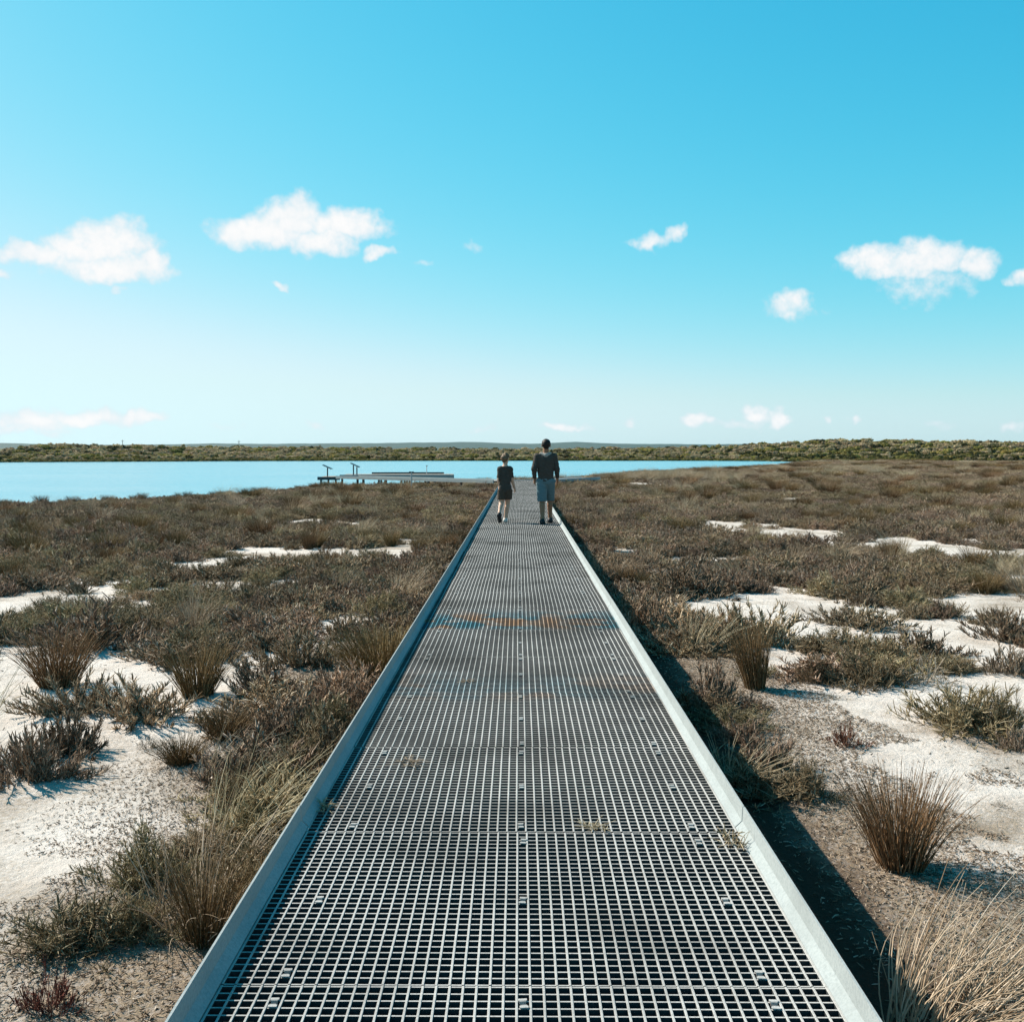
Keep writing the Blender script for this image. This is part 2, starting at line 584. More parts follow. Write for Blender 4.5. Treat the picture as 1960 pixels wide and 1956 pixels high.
CELL = 0.038
NC = 45                        # cells across
NL = 31                        # cells along one panel
PW = NC * CELL                 # 1.71 m
PL = NL * CELL                 # 1.178 m
PITCHY = 1.19
Y0 = 2.86 - PITCHY * 4         # first seam behind the camera
NPAN = 51
BW, BD = 0.0074, 0.030         # bar width / depth
walk = empty('boardwalk', (0, 0, 0))
tag(walk, 'long straight boardwalk of pale open-mesh grating with low kerbs', 'boardwalk')


def bar_box(mb, x0, x1, y0, y1, z1, z0):
    mb.box(x0, x1, y0, y1, z0, z1, 1, 0)


bb = MB()
# bearing bar with a slightly worn, chamfered top
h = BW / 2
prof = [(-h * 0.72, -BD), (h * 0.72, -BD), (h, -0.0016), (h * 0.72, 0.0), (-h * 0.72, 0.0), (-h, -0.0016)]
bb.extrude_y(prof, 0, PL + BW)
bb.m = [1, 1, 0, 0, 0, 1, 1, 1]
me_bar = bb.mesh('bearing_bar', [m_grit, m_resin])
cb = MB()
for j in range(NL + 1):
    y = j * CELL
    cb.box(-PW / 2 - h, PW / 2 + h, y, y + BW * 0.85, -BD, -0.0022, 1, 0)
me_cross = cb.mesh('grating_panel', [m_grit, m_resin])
fb = MB()
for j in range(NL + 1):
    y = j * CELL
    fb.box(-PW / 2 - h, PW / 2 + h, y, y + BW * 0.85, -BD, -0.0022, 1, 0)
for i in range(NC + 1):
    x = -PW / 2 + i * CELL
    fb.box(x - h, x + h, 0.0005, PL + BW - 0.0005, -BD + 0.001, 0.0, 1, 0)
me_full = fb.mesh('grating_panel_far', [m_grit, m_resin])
# saddle clip: two tabs over neighbouring cross bars, a strap between and a bolt head
cl = MB()
cl.box(-0.012, 0.012, -0.001, 0.0095, 0.0006, 0.0036)
cl.box(-0.012, 0.012, CELL - 0.002, CELL + 0.0085, 0.0006, 0.0036)
cl.box(-0.009, 0.009, 0.0105, 0.0135, -0.016, 0.0034)
cl.box(-0.009, 0.009, CELL - 0.006, CELL - 0.003, -0.016, 0.0034)
cl.box(-0.009, 0.009, 0.0135, CELL - 0.006, -0.017, -0.014)
cl.tube([(0, 0.021, -0.014), (0, 0.021, -0.009)], 0.006, 6)
me_clip = cl.mesh('grating_clip', m_grit)

pr = random.Random(3)
for k in range(NPAN):
    y = Y0 + k * PITCHY
    loc = (pr.uniform(-0.0045, 0.0045), y + pr.uniform(-0.0015, 0.0015), pr.uniform(-0.0035, 0.001))
    rot = (pr.uniform(-0.0022, 0.0022), pr.uniform(-0.0016, 0.0016), pr.uniform(-0.0022, 0.0022))
    if 3 <= k <= 8:
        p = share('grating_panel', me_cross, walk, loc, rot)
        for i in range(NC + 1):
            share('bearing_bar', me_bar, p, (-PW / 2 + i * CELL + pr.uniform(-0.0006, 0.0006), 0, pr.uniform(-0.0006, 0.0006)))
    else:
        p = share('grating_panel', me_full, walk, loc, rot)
    if 3 <= k <= 13:
        for ci in (4, 22, 40):
            for rj in (1, 14, 28):
                if pr.random() < 0.06:
                    continue
                share('grating_clip', me_clip, p, (-PW / 2 + (ci + 0.5) * CELL + pr.uniform(-0.003, 0.003), rj * CELL, 0.0),
                      (0, 0, pr.uniform(-0.12, 0.12)))

YEND = Y0 + NPAN * PITCHY
# kerbs: upstand with a thin flange on top and a canted toe
KO, KT, KB = 0.895, 0.888, 0.858
profR = [(KB, 0.0005), (KT - 0.003, 0.026), (KT, 0.085), (KO, 0.085), (KO, -0.10), (KO - 0.012, -0.10), (KO - 0.012, -0.034), (KB, -0.034)]
yk = Y0
secs = []
while yk < YEND - 0.2:
    ln = 6.0
    secs.append((yk, min(yk + ln, YEND)))
    yk += ln
wl = {-1: 0.0, 1: 0.0}
for i, (a, b) in enumerate(secs):
    for s in (-1, 1):
        o0 = wl[s] + pr.uniform(-0.002, 0.002)
        o1 = o0 * 0.5 + pr.uniform(-0.006, 0.006)
        wl[s] = o1
        mb = MB()
        pf = profR if s > 0 else profR[::-1]
        kp_ = len(pf)
        mb.extrude_y([(s * x + o0, z) for x, z in pf], a + 0.002, b - 0.004)
        mb.v = mb.v[:kp_] + [(x - o0 + o1, y, z) for x, y, z in mb.v[kp_:]]
        mb.build('kerb_rail', m_kerb, walk)
# stringers, cross bearers and posts under the deck
for s in (-0.62, 0.0, 0.62):
    mb = MB()
    mb.box(s - 0.025, s + 0.025, Y0, YEND, -0.19, -BD - 0.003)
    mb.build('stringer', m_dark, walk)
mbb = MB()
mbb.box(-0.86, 0.86, -0.045, 0.045, -0.30, -0.193)
me_bearer = mbb.mesh('cross_bearer', m_dark)
mpp = MB()
mpp.box(-0.05, 0.05, -0.05, 0.05, -0.75, -0.301)
me_post = mpp.mesh('deck_post', m_dark)
yy = Y0 + 0.6
while yy < YEND:
    share('cross_bearer', me_bearer, walk, (0, yy, 0))
    for s in (-0.72, 0.72):
        share('deck_post', me_post, walk, (s, yy, 0))
    yy += PITCHY * 2


# arms of the T at the far end, and the viewing platform
def strip_walk(name, p0, p1, width, label, kind_mats=(m_timber, m_kerb), z=-0.06, kerb_h=0.05, n_boards=None):
    d = Vector((p1[0] - p0[0], p1[1] - p0[1], 0))
    L = d.length
    rz = math.atan2(d.y, d.x)
    e = empty(name, (p0[0], p0[1], z), rz)
    tag(e, label, 'boardwalk')
    mb = MB()
    mb.box(0, L, -width / 2 + 0.03, width / 2 - 0.03, -0.05, 0.0, 1, 0)
    mb.build('deck', [m_grit, m_resin], e)
    for s in (-1, 1):
        mk = MB()
        mk.box(0, L, s * width / 2 - 0.03, s * width / 2 + 0.03, -0.14, kerb_h)
        mk.build('kerb_rail', m_kerb, e)
    k = 0.5
    while k < L:
        for s in (-1, 1):
            mp = MB()
            mp.box(k - 0.05, k + 0.05, s * (width / 2 - 0.12) - 0.05, s * (width / 2 - 0.12) + 0.05, -0.95, -0.052)
            mp.build('deck_post', m_dark, e)
        k += 2.4
    return e


T_Y = YEND
strip_walk('side_boardwalk', (-0.9, T_Y + 0.9), (-11.8, 70.6), 1.5, 'pale side boardwalk leading left from the main walk to the viewing platform')
strip_walk('side_boardwalk', (0.9, T_Y + 1.2), (4.7, 67.5), 1.3, 'short pale side boardwalk running right past the taller walker')
strip_walk('side_boardwalk', (-0.9, T_Y + 0.95), (0.9, T_Y + 1.1), 1.7, 'pale crosswise landing where the main boardwalk ends')

plat = empty('viewing_platform', (-9.0, 73.6, 0), R(4))
tag(plat, 'low timber viewing platform over the lake edge', 'platform')
NPLK = 26
for i in range(NPLK):
    mb = MB()
    x0 = -3.4 + i * 7.8 / NPLK
    mb.box(x0 + 0.006, x0 + 7.8 / NPLK - 0.006, -2.6, 2.7, -0.045, pr.uniform(-0.004, 0.0))
    mb.build('plank', m_timber, plat)
mb = MB()
mb.box(-3.4, 4.4, -2.66, -2.601, -0.2, 0.05)
mb.build('front_fascia', m_kerb, plat)
mb = MB()
mb.box(-1.6, 3.7, 2.72, 2.86, 0.07, 0.12)
mb.box(-1.6, 3.7, 2.76, 2.84, 0.001, 0.07)
mb.build('rear_kerb', m_dark, plat)
mb = MB()
mb.box(-4.9, -3.42, -2.2, 2.0, -0.20, -0.13)
mb.build('lower_step_deck', m_timber, plat)
mb = MB()
mb.box(-4.95, -3.42, -2.28, -2.21, -0.32, -0.1)
mb.build('step_fascia', m_dark, plat)
for x in (-4.7, -3.7, -2.2, -0.6, 1.0, 2.6, 4.1):
    for y in (-2.3, 2.2):
        mp = MB()
        zt = -0.201
        mp.box(x - 0.06, x + 0.06, y - 0.06, y + 0.06, -1.5, zt)
        mp.build('platform_post', m_dark, plat)

m_sign, SN, sb_ = mat('sign_panel')
sb_.inputs['Base Color'].default_value = (0.035, 0.06, 0.07, 1)
sb_.inputs['Roughness'].default_value = 0.35


def lectern(loc, two, label, s=1.0, rz=0.0):
    e = empty('information_sign', loc, rz)
    e.scale = (s, s, s)
    tag(e, label, 'sign', 'information signs on the viewing platform')
    for dx in ((-0.12, 0.12) if two else (0.0,)):
        mp = MB()
        mp.box(dx - 0.04, dx + 0.04, -0.04, 0.04, 0.0, 0.62 - dx * 0.5)
        mp.build('post', m_dark, e)
    mp = MB()
    n = 0.30
    # slanted reading panel with a raised frame
    v = [(-n, -0.42, 0.80), (n, -0.42, 0.52), (n, 0.42, 0.52), (-n, 0.42, 0.80)]
    t = (0.03, 0, 0.045)
    mp.v = v + [tuple(a + b for a, b in zip(q, t)) for q in v]
    mp.f = [(3, 2, 1, 0), (4, 5, 6, 7), (0, 1, 5, 4), (1, 2, 6, 5), (2, 3, 7, 6), (3, 0, 4, 7)]
    mp.m = [0] * 6
    mp.build('panel', m_sign, e)
    for yv in (-0.44, 0.44):
        mp = MB()
        mp.tube([(-n, yv, 0.825), (n, yv, 0.545)], 0.03, 6)
        mp.build('panel_frame', m_dark, e)


x_, y_, z_ = at(615, 897, 0.0)
lectern((-13.45, 73.0, -0.13), False, 'single-post slanted information sign at the left tip of the platform', 1.0, R(4))
lectern((-11.5, 73.0, 0.0), True, 'two-post slanted information sign nearer the platform centre', 1.0, R(4))
e = tag(empty('slender_post', (-6.6, 74.6, 0.0)), 'thin pale post standing near the right end of the platform', 'post')
mb = MB()
mb.tube([(0, 0, 0), (0, 0, 0.62)], 0.025, 6)
mb.build('shaft', m_steel, e)
mb = MB()
mb.box(-0.05, 0.09, -0.03, 0.03, 0.601, 0.65)
mb.build('cap', m_steel, e)
x_, y_, z_ = at(779, 909)
zg = gz(-6.3, 60.5)
e = tag(empty('marker_post', (-6.25, 60.5, zg)), 'grey marker post with small crosspiece in front of the side boardwalk', 'post')
mb = MB()
mb.tube([(0, 0, -0.1), (0, 0, 1.10)], [0.05, 0.045], 8)
mb.build('shaft', m_steel, e)
mb = MB()
mb.box(-0.14, 0.14, -0.03, 0.03, 1.03, 1.10)
mb.build('crosspiece', m_dark, e)

for (px, topy, nm) in ((231, 830, 'tall thin utility pole farthest left on the far shore'), (451, 831, 'thin utility pole left of the platform on the far shore'),
                       (604, 838, 'short thin utility pole above the platform on the far shore')):
    d = 640.0
    X = (px * 1.01449 - VPX) / FPX * d
    zt = CAM_Z + (VPY - topy * 1.01449) / FPX * d
    g0 = gz(X, d)
    e = tag(empty('utility_pole', (X, d, g0)), nm, 'pole', 'utility poles on the far shore')
    mb = MB()
    mb.tube([(0, 0, -0.5), (0, 0, zt - g0)], [0.22, 0.16], 6)
    mb.build('shaft', m_timber, e)
    mb = MB()
    mb.box(-0.9, 0.9, -0.08, 0.08, zt - g0 - 0.9, zt - g0 - 0.7)
    mb.build('crossarm', m_timber, e)
# ------------------------------------------------------------------ plants
def stems(paths, rad, rnd, sides=3):
    """N tapering stems of K points each -> one mesh's verts, faces and a per-vertex random value"""
    N, K, _ = paths.shape
    t = np.zeros_like(paths)
    t[:, 1:-1] = paths[:, 2:] - paths[:, :-2]
    t[:, 0] = paths[:, 1] - paths[:, 0]
    t[:, -1] = paths[:, -1] - paths[:, -2]
    t /= np.linalg.norm(t, axis=2, keepdims=True) + 1e-9
    ref = rng.normal(size=(N, 1, 3))
    u = np.cross(t, np.broadcast_to(ref, t.shape))
    u /= np.linalg.norm(u, axis=2, keepdims=True) + 1e-9
    w = np.cross(t, u)
    V = np.empty((N, K, sides, 3))
    for s in range(sides):
        a = 2 * math.pi * s / sides
        V[:, :, s] = paths + rad[:, :, None] * (u * math.cos(a) + w * math.sin(a))
    base = (np.arange(N) * K * sides)[:, None, None]
    kk = np.arange(K - 1)[None, :, None] * sides
    ss = np.arange(sides)[None, None, :]
    s2 = (ss + 1) % sides
    F = np.stack([base + kk + ss, base + kk + s2, base + kk + sides + s2, base + kk + sides + ss], -1).reshape(-1, 4)
    return V.reshape(-1, 3), F, np.repeat(rnd, K * sides)


def join(parts):
    vs, fs, rs, n = [], [], [], 0
    for v, f, r in parts:
        vs.append(v)
        fs.append(f + n)
        rs.append(r)
        n += len(v)
    return np.concatenate(vs), np.concatenate(fs), np.concatenate(rs)


def to_mesh(name, part, m):
    v, f, r = part
    me = bpy.data.meshes.new(name)
    me.vertices.add(len(v))
    me.vertices.foreach_set('co', v.astype(np.float32).ravel())
    me.loops.add(f.size)
    me.loops.foreach_set('vertex_index', f.astype(np.int32).ravel())
    me.polygons.add(len(f))
    me.polygons.foreach_set('loop_start', np.arange(0, f.size, 4, dtype=np.int32))
    me.materials.append(m)
    at_ = me.attributes.new('rnd', 'FLOAT', 'POINT')
    at_.data.foreach_set('value', r.astype(np.float32))
    me.update(calc_edges=True)
    return me


def plant_mat(name, stops, var=0.35, transl=0.25, rough=0.7):
    m, N, b = mat(name)
    a = N.n('ShaderNodeAttribute', attribute_name='rnd')
    oi = N.n('ShaderNodeObjectInfo')
    c = N.ramp(a.outputs['Fac'], stops)
    hs = N.n('ShaderNodeHueSaturation')
    m.node_tree.links.new(c, hs.inputs['Color'])
    # species patches: neighbouring plants lean to the same tone
    ol = N.noise(oi.outputs['Location'], 0.45, 2, 0.5)
    m.node_tree.links.new(N.m('MULTIPLY', N.mr(oi.outputs['Random'], 0, 1, 1 - var, 1 + var), N.mr(ol, 0.3, 0.7, 1.0 - var * 0.9, 1.0 + var * 1.1)), hs.inputs['Value'])
    m.node_tree.links.new(N.mr(N.m('FRACT', N.m('MULTIPLY', oi.outputs['Random'], 7.31)), 0, 1, 0.485, 0.515), hs.inputs['Hue'])
    m.node_tree.links.new(hs.outputs[0], b.inputs['Base Color'])
    b.inputs['Roughness'].default_value = rough
    b.inputs['Specular IOR Level'].default_value = 0.08
    tr = N.n('ShaderNodeBsdfTranslucent')
    m.node_tree.links.new(hs.outputs[0], tr.inputs[0])
    mx = N.n('ShaderNodeMixShader')
    mx.inputs[0].default_value = transl
    m.node_tree.links.new(b.outputs[0], mx.inputs[1])
    m.node_tree.links.new(tr.outputs[0], mx.inputs[2])
    m.node_tree.links.new(mx.outputs[0], m.node_tree.nodes['Material Output'].inputs[0])
    return m


m_samph = plant_mat('samphire_stems', [(0.0, (0.105, 0.070, 0.044)), (0.35, (0.270, 0.192, 0.126)), (0.7, (0.46, 0.355, 0.25)), (0.9, (0.64, 0.535, 0.42)), (1.0, (0.72, 0.63, 0.52))], 0.28, 0.30)
m_olive = plant_mat('olive_twigs', [(0.0, (0.105, 0.076, 0.038)), (0.4, (0.285, 0.220, 0.130)), (0.75, (0.465, 0.375, 0.245)), (1.0, (0.69, 0.59, 0.45))], 0.26, 0.32)
m_red = plant_mat('red_samphire', [(0.0, (0.07, 0.026, 0.018)), (0.5, (0.20, 0.085, 0.055)), (0.8, (0.36, 0.23, 0.16)), (1.0, (0.52, 0.41, 0.32))], 0.1, 0.2)
m_pale = plant_mat('pale_samphire', [(0.0, (0.15, 0.10, 0.065)), (0.4, (0.31, 0.235, 0.165)), (0.75, (0.48, 0.39, 0.30)), (1.0, (0.64, 0.55, 0.45))], 0.18, 0.32)
m_rush = plant_mat('rush_blades', [(0.0, (0.070, 0.042, 0.018)), (0.4, (0.155, 0.098, 0.045)), (0.75, (0.28, 0.19, 0.10)), (1.0, (0.50, 0.385, 0.25))], 0.22, 0.22)
m_straw = plant_mat('straw_blades', [(0.0, (0.20, 0.145, 0.085)), (0.4, (0.38, 0.30, 0.195)), (0.8, (0.54, 0.45, 0.325)), (1.0, (0.64, 0.56, 0.44))], 0.12, 0.30)
m_twig = plant_mat('dead_twigs', [(0.0, (0.12, 0.09, 0.065)), (0.5, (0.30, 0.25, 0.19)), (1.0, (0.50, 0.45, 0.38))], 0.15, 0.0)


def unit(v):
    return v / (np.linalg.norm(v, axis=-1, keepdims=True) + 1e-9)


def samphire_part(seed, mains=60, per=18, twig=0.0045, blen=(0.07, 0.15), curl=0.25, up=1.2, lump=0.28, bushy=1.0):
    """mound of upright jointed branchlets on spreading stems; 1 wide, about 0.55 high"""
    g = np.random.default_rng(seed)
    a = g.uniform(0, 2 * math.pi, mains)
    el = np.arcsin(g.uniform(0.06, 1.0, mains))
    ph = g.uniform(0, 6.28, 3)
    rr = 1 + lump * np.sin(a * 2 + ph[0]) + lump * 0.7 * np.sin(a * 3 + ph[1])
    dirs = np.stack([np.cos(a) * np.cos(el) * rr, np.sin(a) * np.cos(el) * rr, np.sin(el) * (0.9 + 0.25 * np.sin(a * 2 + ph[2]))], 1)
    reach = g.uniform(0.30, 0.50, mains)
    b0 = np.stack([g.normal(0, 0.06, mains), g.normal(0, 0.06, mains), np.full(mains, -0.03)], 1)
    tip = b0 + dirs * reach[:, None]
    K = 4
    tt = np.linspace(0, 1, K)[None, :, None]
    path = b0[:, None] + (tip - b0)[:, None] * tt
    path[:, :, 2] += -0.06 * np.sin(tt[..., 0] * math.pi) * np.cos(el)[:, None]
    path += g.normal(0, 0.012, path.shape) * tt
    parts = [stems(path, np.linspace(0.007, 0.003, K)[None].repeat(mains, 0), g.uniform(0.0, 0.6, mains))]
    M = mains * per
    mi = np.repeat(np.arange(mains), per)
    t = g.beta(2.0, 1.0, M) * 0.85 + 0.15
    seg = np.clip((t * (K - 1)).astype(int), 0, K - 2)
    fr = t * (K - 1) - seg
    root = path[mi, seg] * (1 - fr[:, None]) + path[mi, seg + 1] * fr[:, None]
    d = unit(dirs[mi] * 0.55 + np.array([0, 0, up]) * g.uniform(0.3, 1.0, M)[:, None] + g.normal(0, 0.42, (M, 3)))
    L = g.uniform(*blen, M) * bushy
    K2 = 3
    t2 = np.linspace(0, 1, K2)[None, :, None]
    p2 = root[:, None] + d[:, None] * (L[:, None, None] * t2) + unit(g.normal(size=(M, 3)))[:, None] * (curl * L[:, None, None] * t2 ** 2)
    p2[:, :, 2] = np.maximum(p2[:, :, 2], -0.02)
    rad = twig * np.array([0.8, 1.15, 0.45])[None] * g.uniform(0.7, 1.3, M)[:, None]
    parts.append(stems(p2, rad, g.beta(1.6, 2.2, M)))
    return join(parts)


def rush_part(seed, N=420, spread=0.13, lean=0.28, rad=0.0045, bend=0.12, lens=(0.55, 1.0), dirn=(0, 0)):
    """upright tussock, 1 high"""
    g = np.random.default_rng(seed)
    a = g.uniform(0, 2 * math.pi, N)
    r = np.sqrt(g.uniform(0, 1, N))
    b = np.stack([np.cos(a) * r * spread, np.sin(a) * r * spread, np.full(N, -0.04)], 1)
    th = lean * r * g.uniform(0.5, 1.5, N)
    a2 = a + g.normal(0, 0.4, N)
    d = np.stack([np.cos(a2) * np.sin(th) + dirn[0], np.sin(a2) * np.sin(th) + dirn[1], np.cos(th)], 1)
    d = unit(d)
    L = g.uniform(*lens, N)
    K = 5
    t = np.linspace(0, 1, K)[None, :, None]
    side = np.stack([np.cos(a2) + dirn[0] * 3, np.sin(a2) + dirn[1] * 3, np.full(N, -0.35)], 1)
    p = b[:, None] + d[:, None] * L[:, None, None] * t + side[:, None] * (bend * g.uniform(0.2, 1.6, N) * L)[:, None, None] * t ** 2.4
    p += g.normal(0, 0.006, p.shape) * t
    rr = rad * np.linspace(1, 0.35, K)[None] * g.uniform(0.7, 1.25, N)[:, None]
    return stems(p, rr, g.beta(1.7, 2.0, N))


def grass_part(seed, N=150, spread=0.16, dirn=(0.5, 0.0), arch=0.75, rad=0.004, lens=(0.7, 1.3), lean=0.35):
    """long dry blades that arch over to one side"""
    g = np.random.default_rng(seed)
    a = g.uniform(0, 2 * math.pi, N)
    r = np.sqrt(g.uniform(0, 1, N))
    b = np.stack([np.cos(a) * r * spread, np.sin(a) * r * spread, np.full(N, -0.04)], 1)
    th = lean * g.uniform(0.2, 1.4, N)
    d = unit(np.stack([np.cos(a) * np.sin(th) + dirn[0] * 0.5, np.sin(a) * np.sin(th) + dirn[1] * 0.5, np.cos(th)], 1))
    L = g.uniform(*lens, N)
    K = 8
    t = np.linspace(0, 1, K)[None, :, None]
    out = np.stack([np.cos(a) * 0.35 + dirn[0], np.sin(a) * 0.35 + dirn[1], np.full(N, -0.72)], 1) + g.normal(0, 0.12, (N, 3))
    p = b[:, None] + d[:, None] * L[:, None, None] * t + out[:, None] * (arch * g.uniform(0.1, 1.1, N) * L)[:, None, None] * t ** 2.2 * 0.7
    p[:, :, 2] = np.maximum(p[:, :, 2], -0.03)
    rr = rad * np.linspace(1, 0.3, K)[None] * g.uniform(0.7, 1.3, N)[:, None]
    return stems(p, rr, g.beta(2.0, 1.6, N))


ME = {}
ME['samphire'] = [to_mesh('samphire_shrub', samphire_part(100 + i, mains=90, per=26, twig=0.0056, blen=(0.045, 0.105), curl=0.3, lump=0.32), m_samph) for i in range(7)]
ME['olive'] = [to_mesh('olive_shrub', samphire_part(200 + i, mains=110, per=24, twig=0.0036, blen=(0.04, 0.10), curl=0.7, up=0.8, lump=0.28), m_olive) for i in range(5)]
ME['pale'] = [to_mesh('pale_samphire', samphire_part(300 + i, mains=85, per=16, twig=0.0060, blen=(0.05, 0.12), up=1.9), m_pale) for i in range(3)]
ME['red'] = [to_mesh('red_samphire', samphire_part(330 + i, mains=40, per=7, twig=0.0075, blen=(0.10, 0.22), up=1.5), m_red) for i in range(2)]
ME['rush'] = [to_mesh('rush_tussock', rush_part(400 + i, N=460, spread=0.17, lean=0.34), m_rush) for i in range(4)]
ME['straw'] = [to_mesh('straw_tussock', grass_part(500 + i, dirn=(0.55 * math.cos(i), 0.4 * math.sin(i * 1.7))), m_straw) for i in range(4)]
ME['twig'] = [to_mesh('dead_twigs', samphire_part(600 + i, mains=24, per=7, twig=0.0042, blen=(0.08, 0.22), curl=0.7, up=0.5), m_twig) for i in range(2)]
HREL = {'samphire': 0.62, 'olive': 0.60, 'pale': 0.66, 'red': 0.62, 'rush': 1.0, 'straw': 1.0, 'twig': 0.62}

HAND = []      # (x, y, radius) of the plants set by hand


def plant(kind, px, py, w, h, label, name=None, cat='shrub', group=None, var=None, rz=None, me=None):
    """w, h in photo pixels at the plant's foot"""
    x, y, z = at(px, py)
    s = y / FPX * 1.01449
    wm, hm = w * s, h * s
    if kind in ('rush', 'straw'):
        scl = (wm / 0.62, wm / 0.62, hm)
    else:
        scl = (wm, wm, hm / HREL[kind])
    m_ = me or ME[kind][var if var is not None else random.randrange(len(ME[kind]))]
    o = share(name or {'samphire': 'samphire_shrub', 'olive': 'olive_shrub', 'pale': 'pale_samphire', 'red': 'red_samphire', 'rush': 'rush_tussock',
                       'straw': 'straw_tussock', 'twig': 'dead_twigs'}[kind], m_, None, (x, y, z), (0, 0, random.uniform(0, 6.28) if rz is None else rz), scl)
    tag(o, label, cat, group)
    HAND.append((x, y, wm * 0.42))
    return o


# right of the boardwalk, near to far
plant('rush', 1712, 1648, 140, 215, 'large dark brown rush tussock on the right with long shadow', cat='tussock', rz=0.4, var=0)
bigstraw = to_mesh('straw_tussock', grass_part(900, N=210, spread=0.26, dirn=(0.75, 0.05), arch=0.9, rad=0.0048, lens=(0.6, 1.25), lean=0.5), m_straw)
plant('straw', 1802, 1985, 255, 290, 'big pale straw tussock arching rightward in the bottom right corner', cat='tussock', me=bigstraw, rz=0.0)
bigstraw2 = to_mesh('straw_tussock', grass_part(905, N=150, spread=0.3, dirn=(0.8, -0.05), arch=0.9, rad=0.0048, lens=(0.5, 1.1), lean=0.5), m_straw)
plant('straw', 1925, 1930, 200, 190, 'pale straw tussock at the right edge behind the corner tussock', cat='tussock', me=bigstraw2, rz=0.2)
kerbstraw = to_mesh('straw_tussock', grass_part(901, N=60, spread=0.16, dirn=(0.5, -0.1), arch=0.65, rad=0.0062, lens=(0.6, 1.0), lean=0.55), m_straw)
plant('straw', 1395, 1488, 105, 135, 'pale fanned grass tuft against the right kerb', cat='tussock', me=kerbstraw, rz=0.0)
plant('samphire', 1445, 1462, 125, 110, 'grey-brown shrub right behind the pale grass tuft by the kerb')
plant('olive', 1528, 1510, 125, 95, 'low olive shrub left of the large dark rush tussock')
plant('red', 1605, 1412, 82, 50, 'tiny reddish samphire alone on bare sand')
plant('olive', 1830, 1378, 250, 120, 'wide grey-olive shrub behind the bare sand on the right', var=0)
plant('olive', 1905, 1392, 130, 105, 'grey-olive shrub cut by the right edge of the picture')
plant('pale', 1925, 1420, 75, 70, 'small pale samphire in front of the right-edge shrub')
lean_rush = to_mesh('rush_tussock', rush_part(902, N=380, spread=0.15, lean=0.2, rad=0.0055, dirn=(-0.12, 0.02)), m_rush)
plant('rush', 1430, 1302, 75, 140, 'dark upright rush tussock leaning left with curved shadow', cat='tussock', me=lean_rush, rz=0.0)
plant('samphire', 1348, 1335, 120, 110, 'grey-brown shrub overhanging the right kerb shadow')
plant('samphire', 1400, 1405, 110, 62, 'low dark shrub below the leaning rush beside the kerb')
plant('olive', 1640, 1292, 190, 95, 'rounded olive shrub with deep shade at its right foot', var=1)
plant('olive', 1545, 1290, 82, 82, 'small twiggy olive shrub left of the rounded olive shrub')
plant('twig', 1750, 1290, 140, 80, 'grey dead twiggy shrub right of the rounded olive shrub')
plant('samphire', 1538, 1232, 90, 42, 'low brown samphire on the sand path right of the boardwalk')
bent = to_mesh('straw_tussock', grass_part(903, N=55, spread=0.18, dirn=(0.45, 0.0), arch=0.5, rad=0.006, lens=(0.6, 1.05), lean=0.4), m_straw)
plant('straw', 1322, 1230, 80, 120, 'tall pale bent grass beside the right kerb', cat='tussock', me=bent, rz=0.0)
plant('samphire', 1435, 1215, 165, 105, 'dense brown samphire above the leaning rush', var=2)
plant('samphire', 1380, 1205, 120, 90, 'brown samphire behind the tall pale bent grass')
plant('samphire', 1222, 1195, 120, 100, 'grey-brown shrub touching the right kerb level with the painted-looking panels'.replace(' level with the painted-looking panels', ' at mid distance'))
plant('samphire', 1290, 1125, 190, 85, 'broad dark brown shrub right of the boardwalk at mid distance', var=3)
plant('pale', 1640, 1182, 200, 55, 'flat pale samphire patch beside the sand path')
plant('pale', 1580, 1176, 120, 48, 'small pale samphire patch left of the flat pale patch')
plant('samphire', 1905, 1208, 140, 85, 'brown shrub at the right edge above the bare sand')
plant('pale', 1908, 1272, 120, 85, 'pale upright samphire at the right edge')
plant('samphire', 1735, 1240, 165, 78, 'grey-brown shrub behind the dead twiggy shrub')
plant('olive', 1745, 1115, 180, 60, 'wide olive shrub beyond the flat pale samphire')
plant('twig', 1582, 1322, 55, 16, 'flat heap of dark dead twigs on the sand')
plant('twig', 1905, 1530, 40, 14, 'small dark dead twig at the right edge of the sand')
plant('twig', 1770, 1470, 32, 10, 'tiny dead twig lying on the sand behind the rush tussock')
plant('olive', 1480, 1462, 70, 60, 'small olive shrub behind the grey-brown kerb shrub')
# left of the boardwalk, near to far
plant('olive', 135, 1800, 300, 130, 'wide low olive shrub in the bottom left', var=2)
plant('olive', 240, 1785, 170, 110, 'olive shrub left of the tall kerbside rush')
kerbrush = to_mesh('rush_tussock', rush_part(904, N=300, spread=0.17, lean=0.42, rad=0.0042, lens=(0.5, 1.0)), m_rush)
plant('rush', 372, 1800, 120, 225, 'tall olive rush tussock against the left kerb', cat='tussock', me=kerbrush, rz=1.0)
pg = to_mesh('straw_tussock', grass_part(906, N=190, spread=0.34, dirn=(0.5, 0.05), arch=0.55, rad=0.0034, lens=(0.5, 1.0), lean=0.5), m_straw)
plant('straw', 400, 1740, 230, 215, 'thin pale grass mixed around the tall kerbside rush', cat='tussock', me=pg, rz=0.0)
pg2 = to_mesh('straw_tussock', grass_part(907, N=70, spread=0.24, dirn=(0.55, 0.15), arch=0.75, rad=0.0042, lens=(0.7, 1.25), lean=0.3), m_straw)
plant('olive', 440, 1530, 150, 100, 'olive shrub under the long arching grass beside the left kerb')
plant('olive', 560, 1465, 150, 105, 'shaggy olive shrub along the left kerb under the grass tips')
plant('olive', 610, 1390, 140, 100, 'olive shrub on the left kerb below the dark fourth shrub')
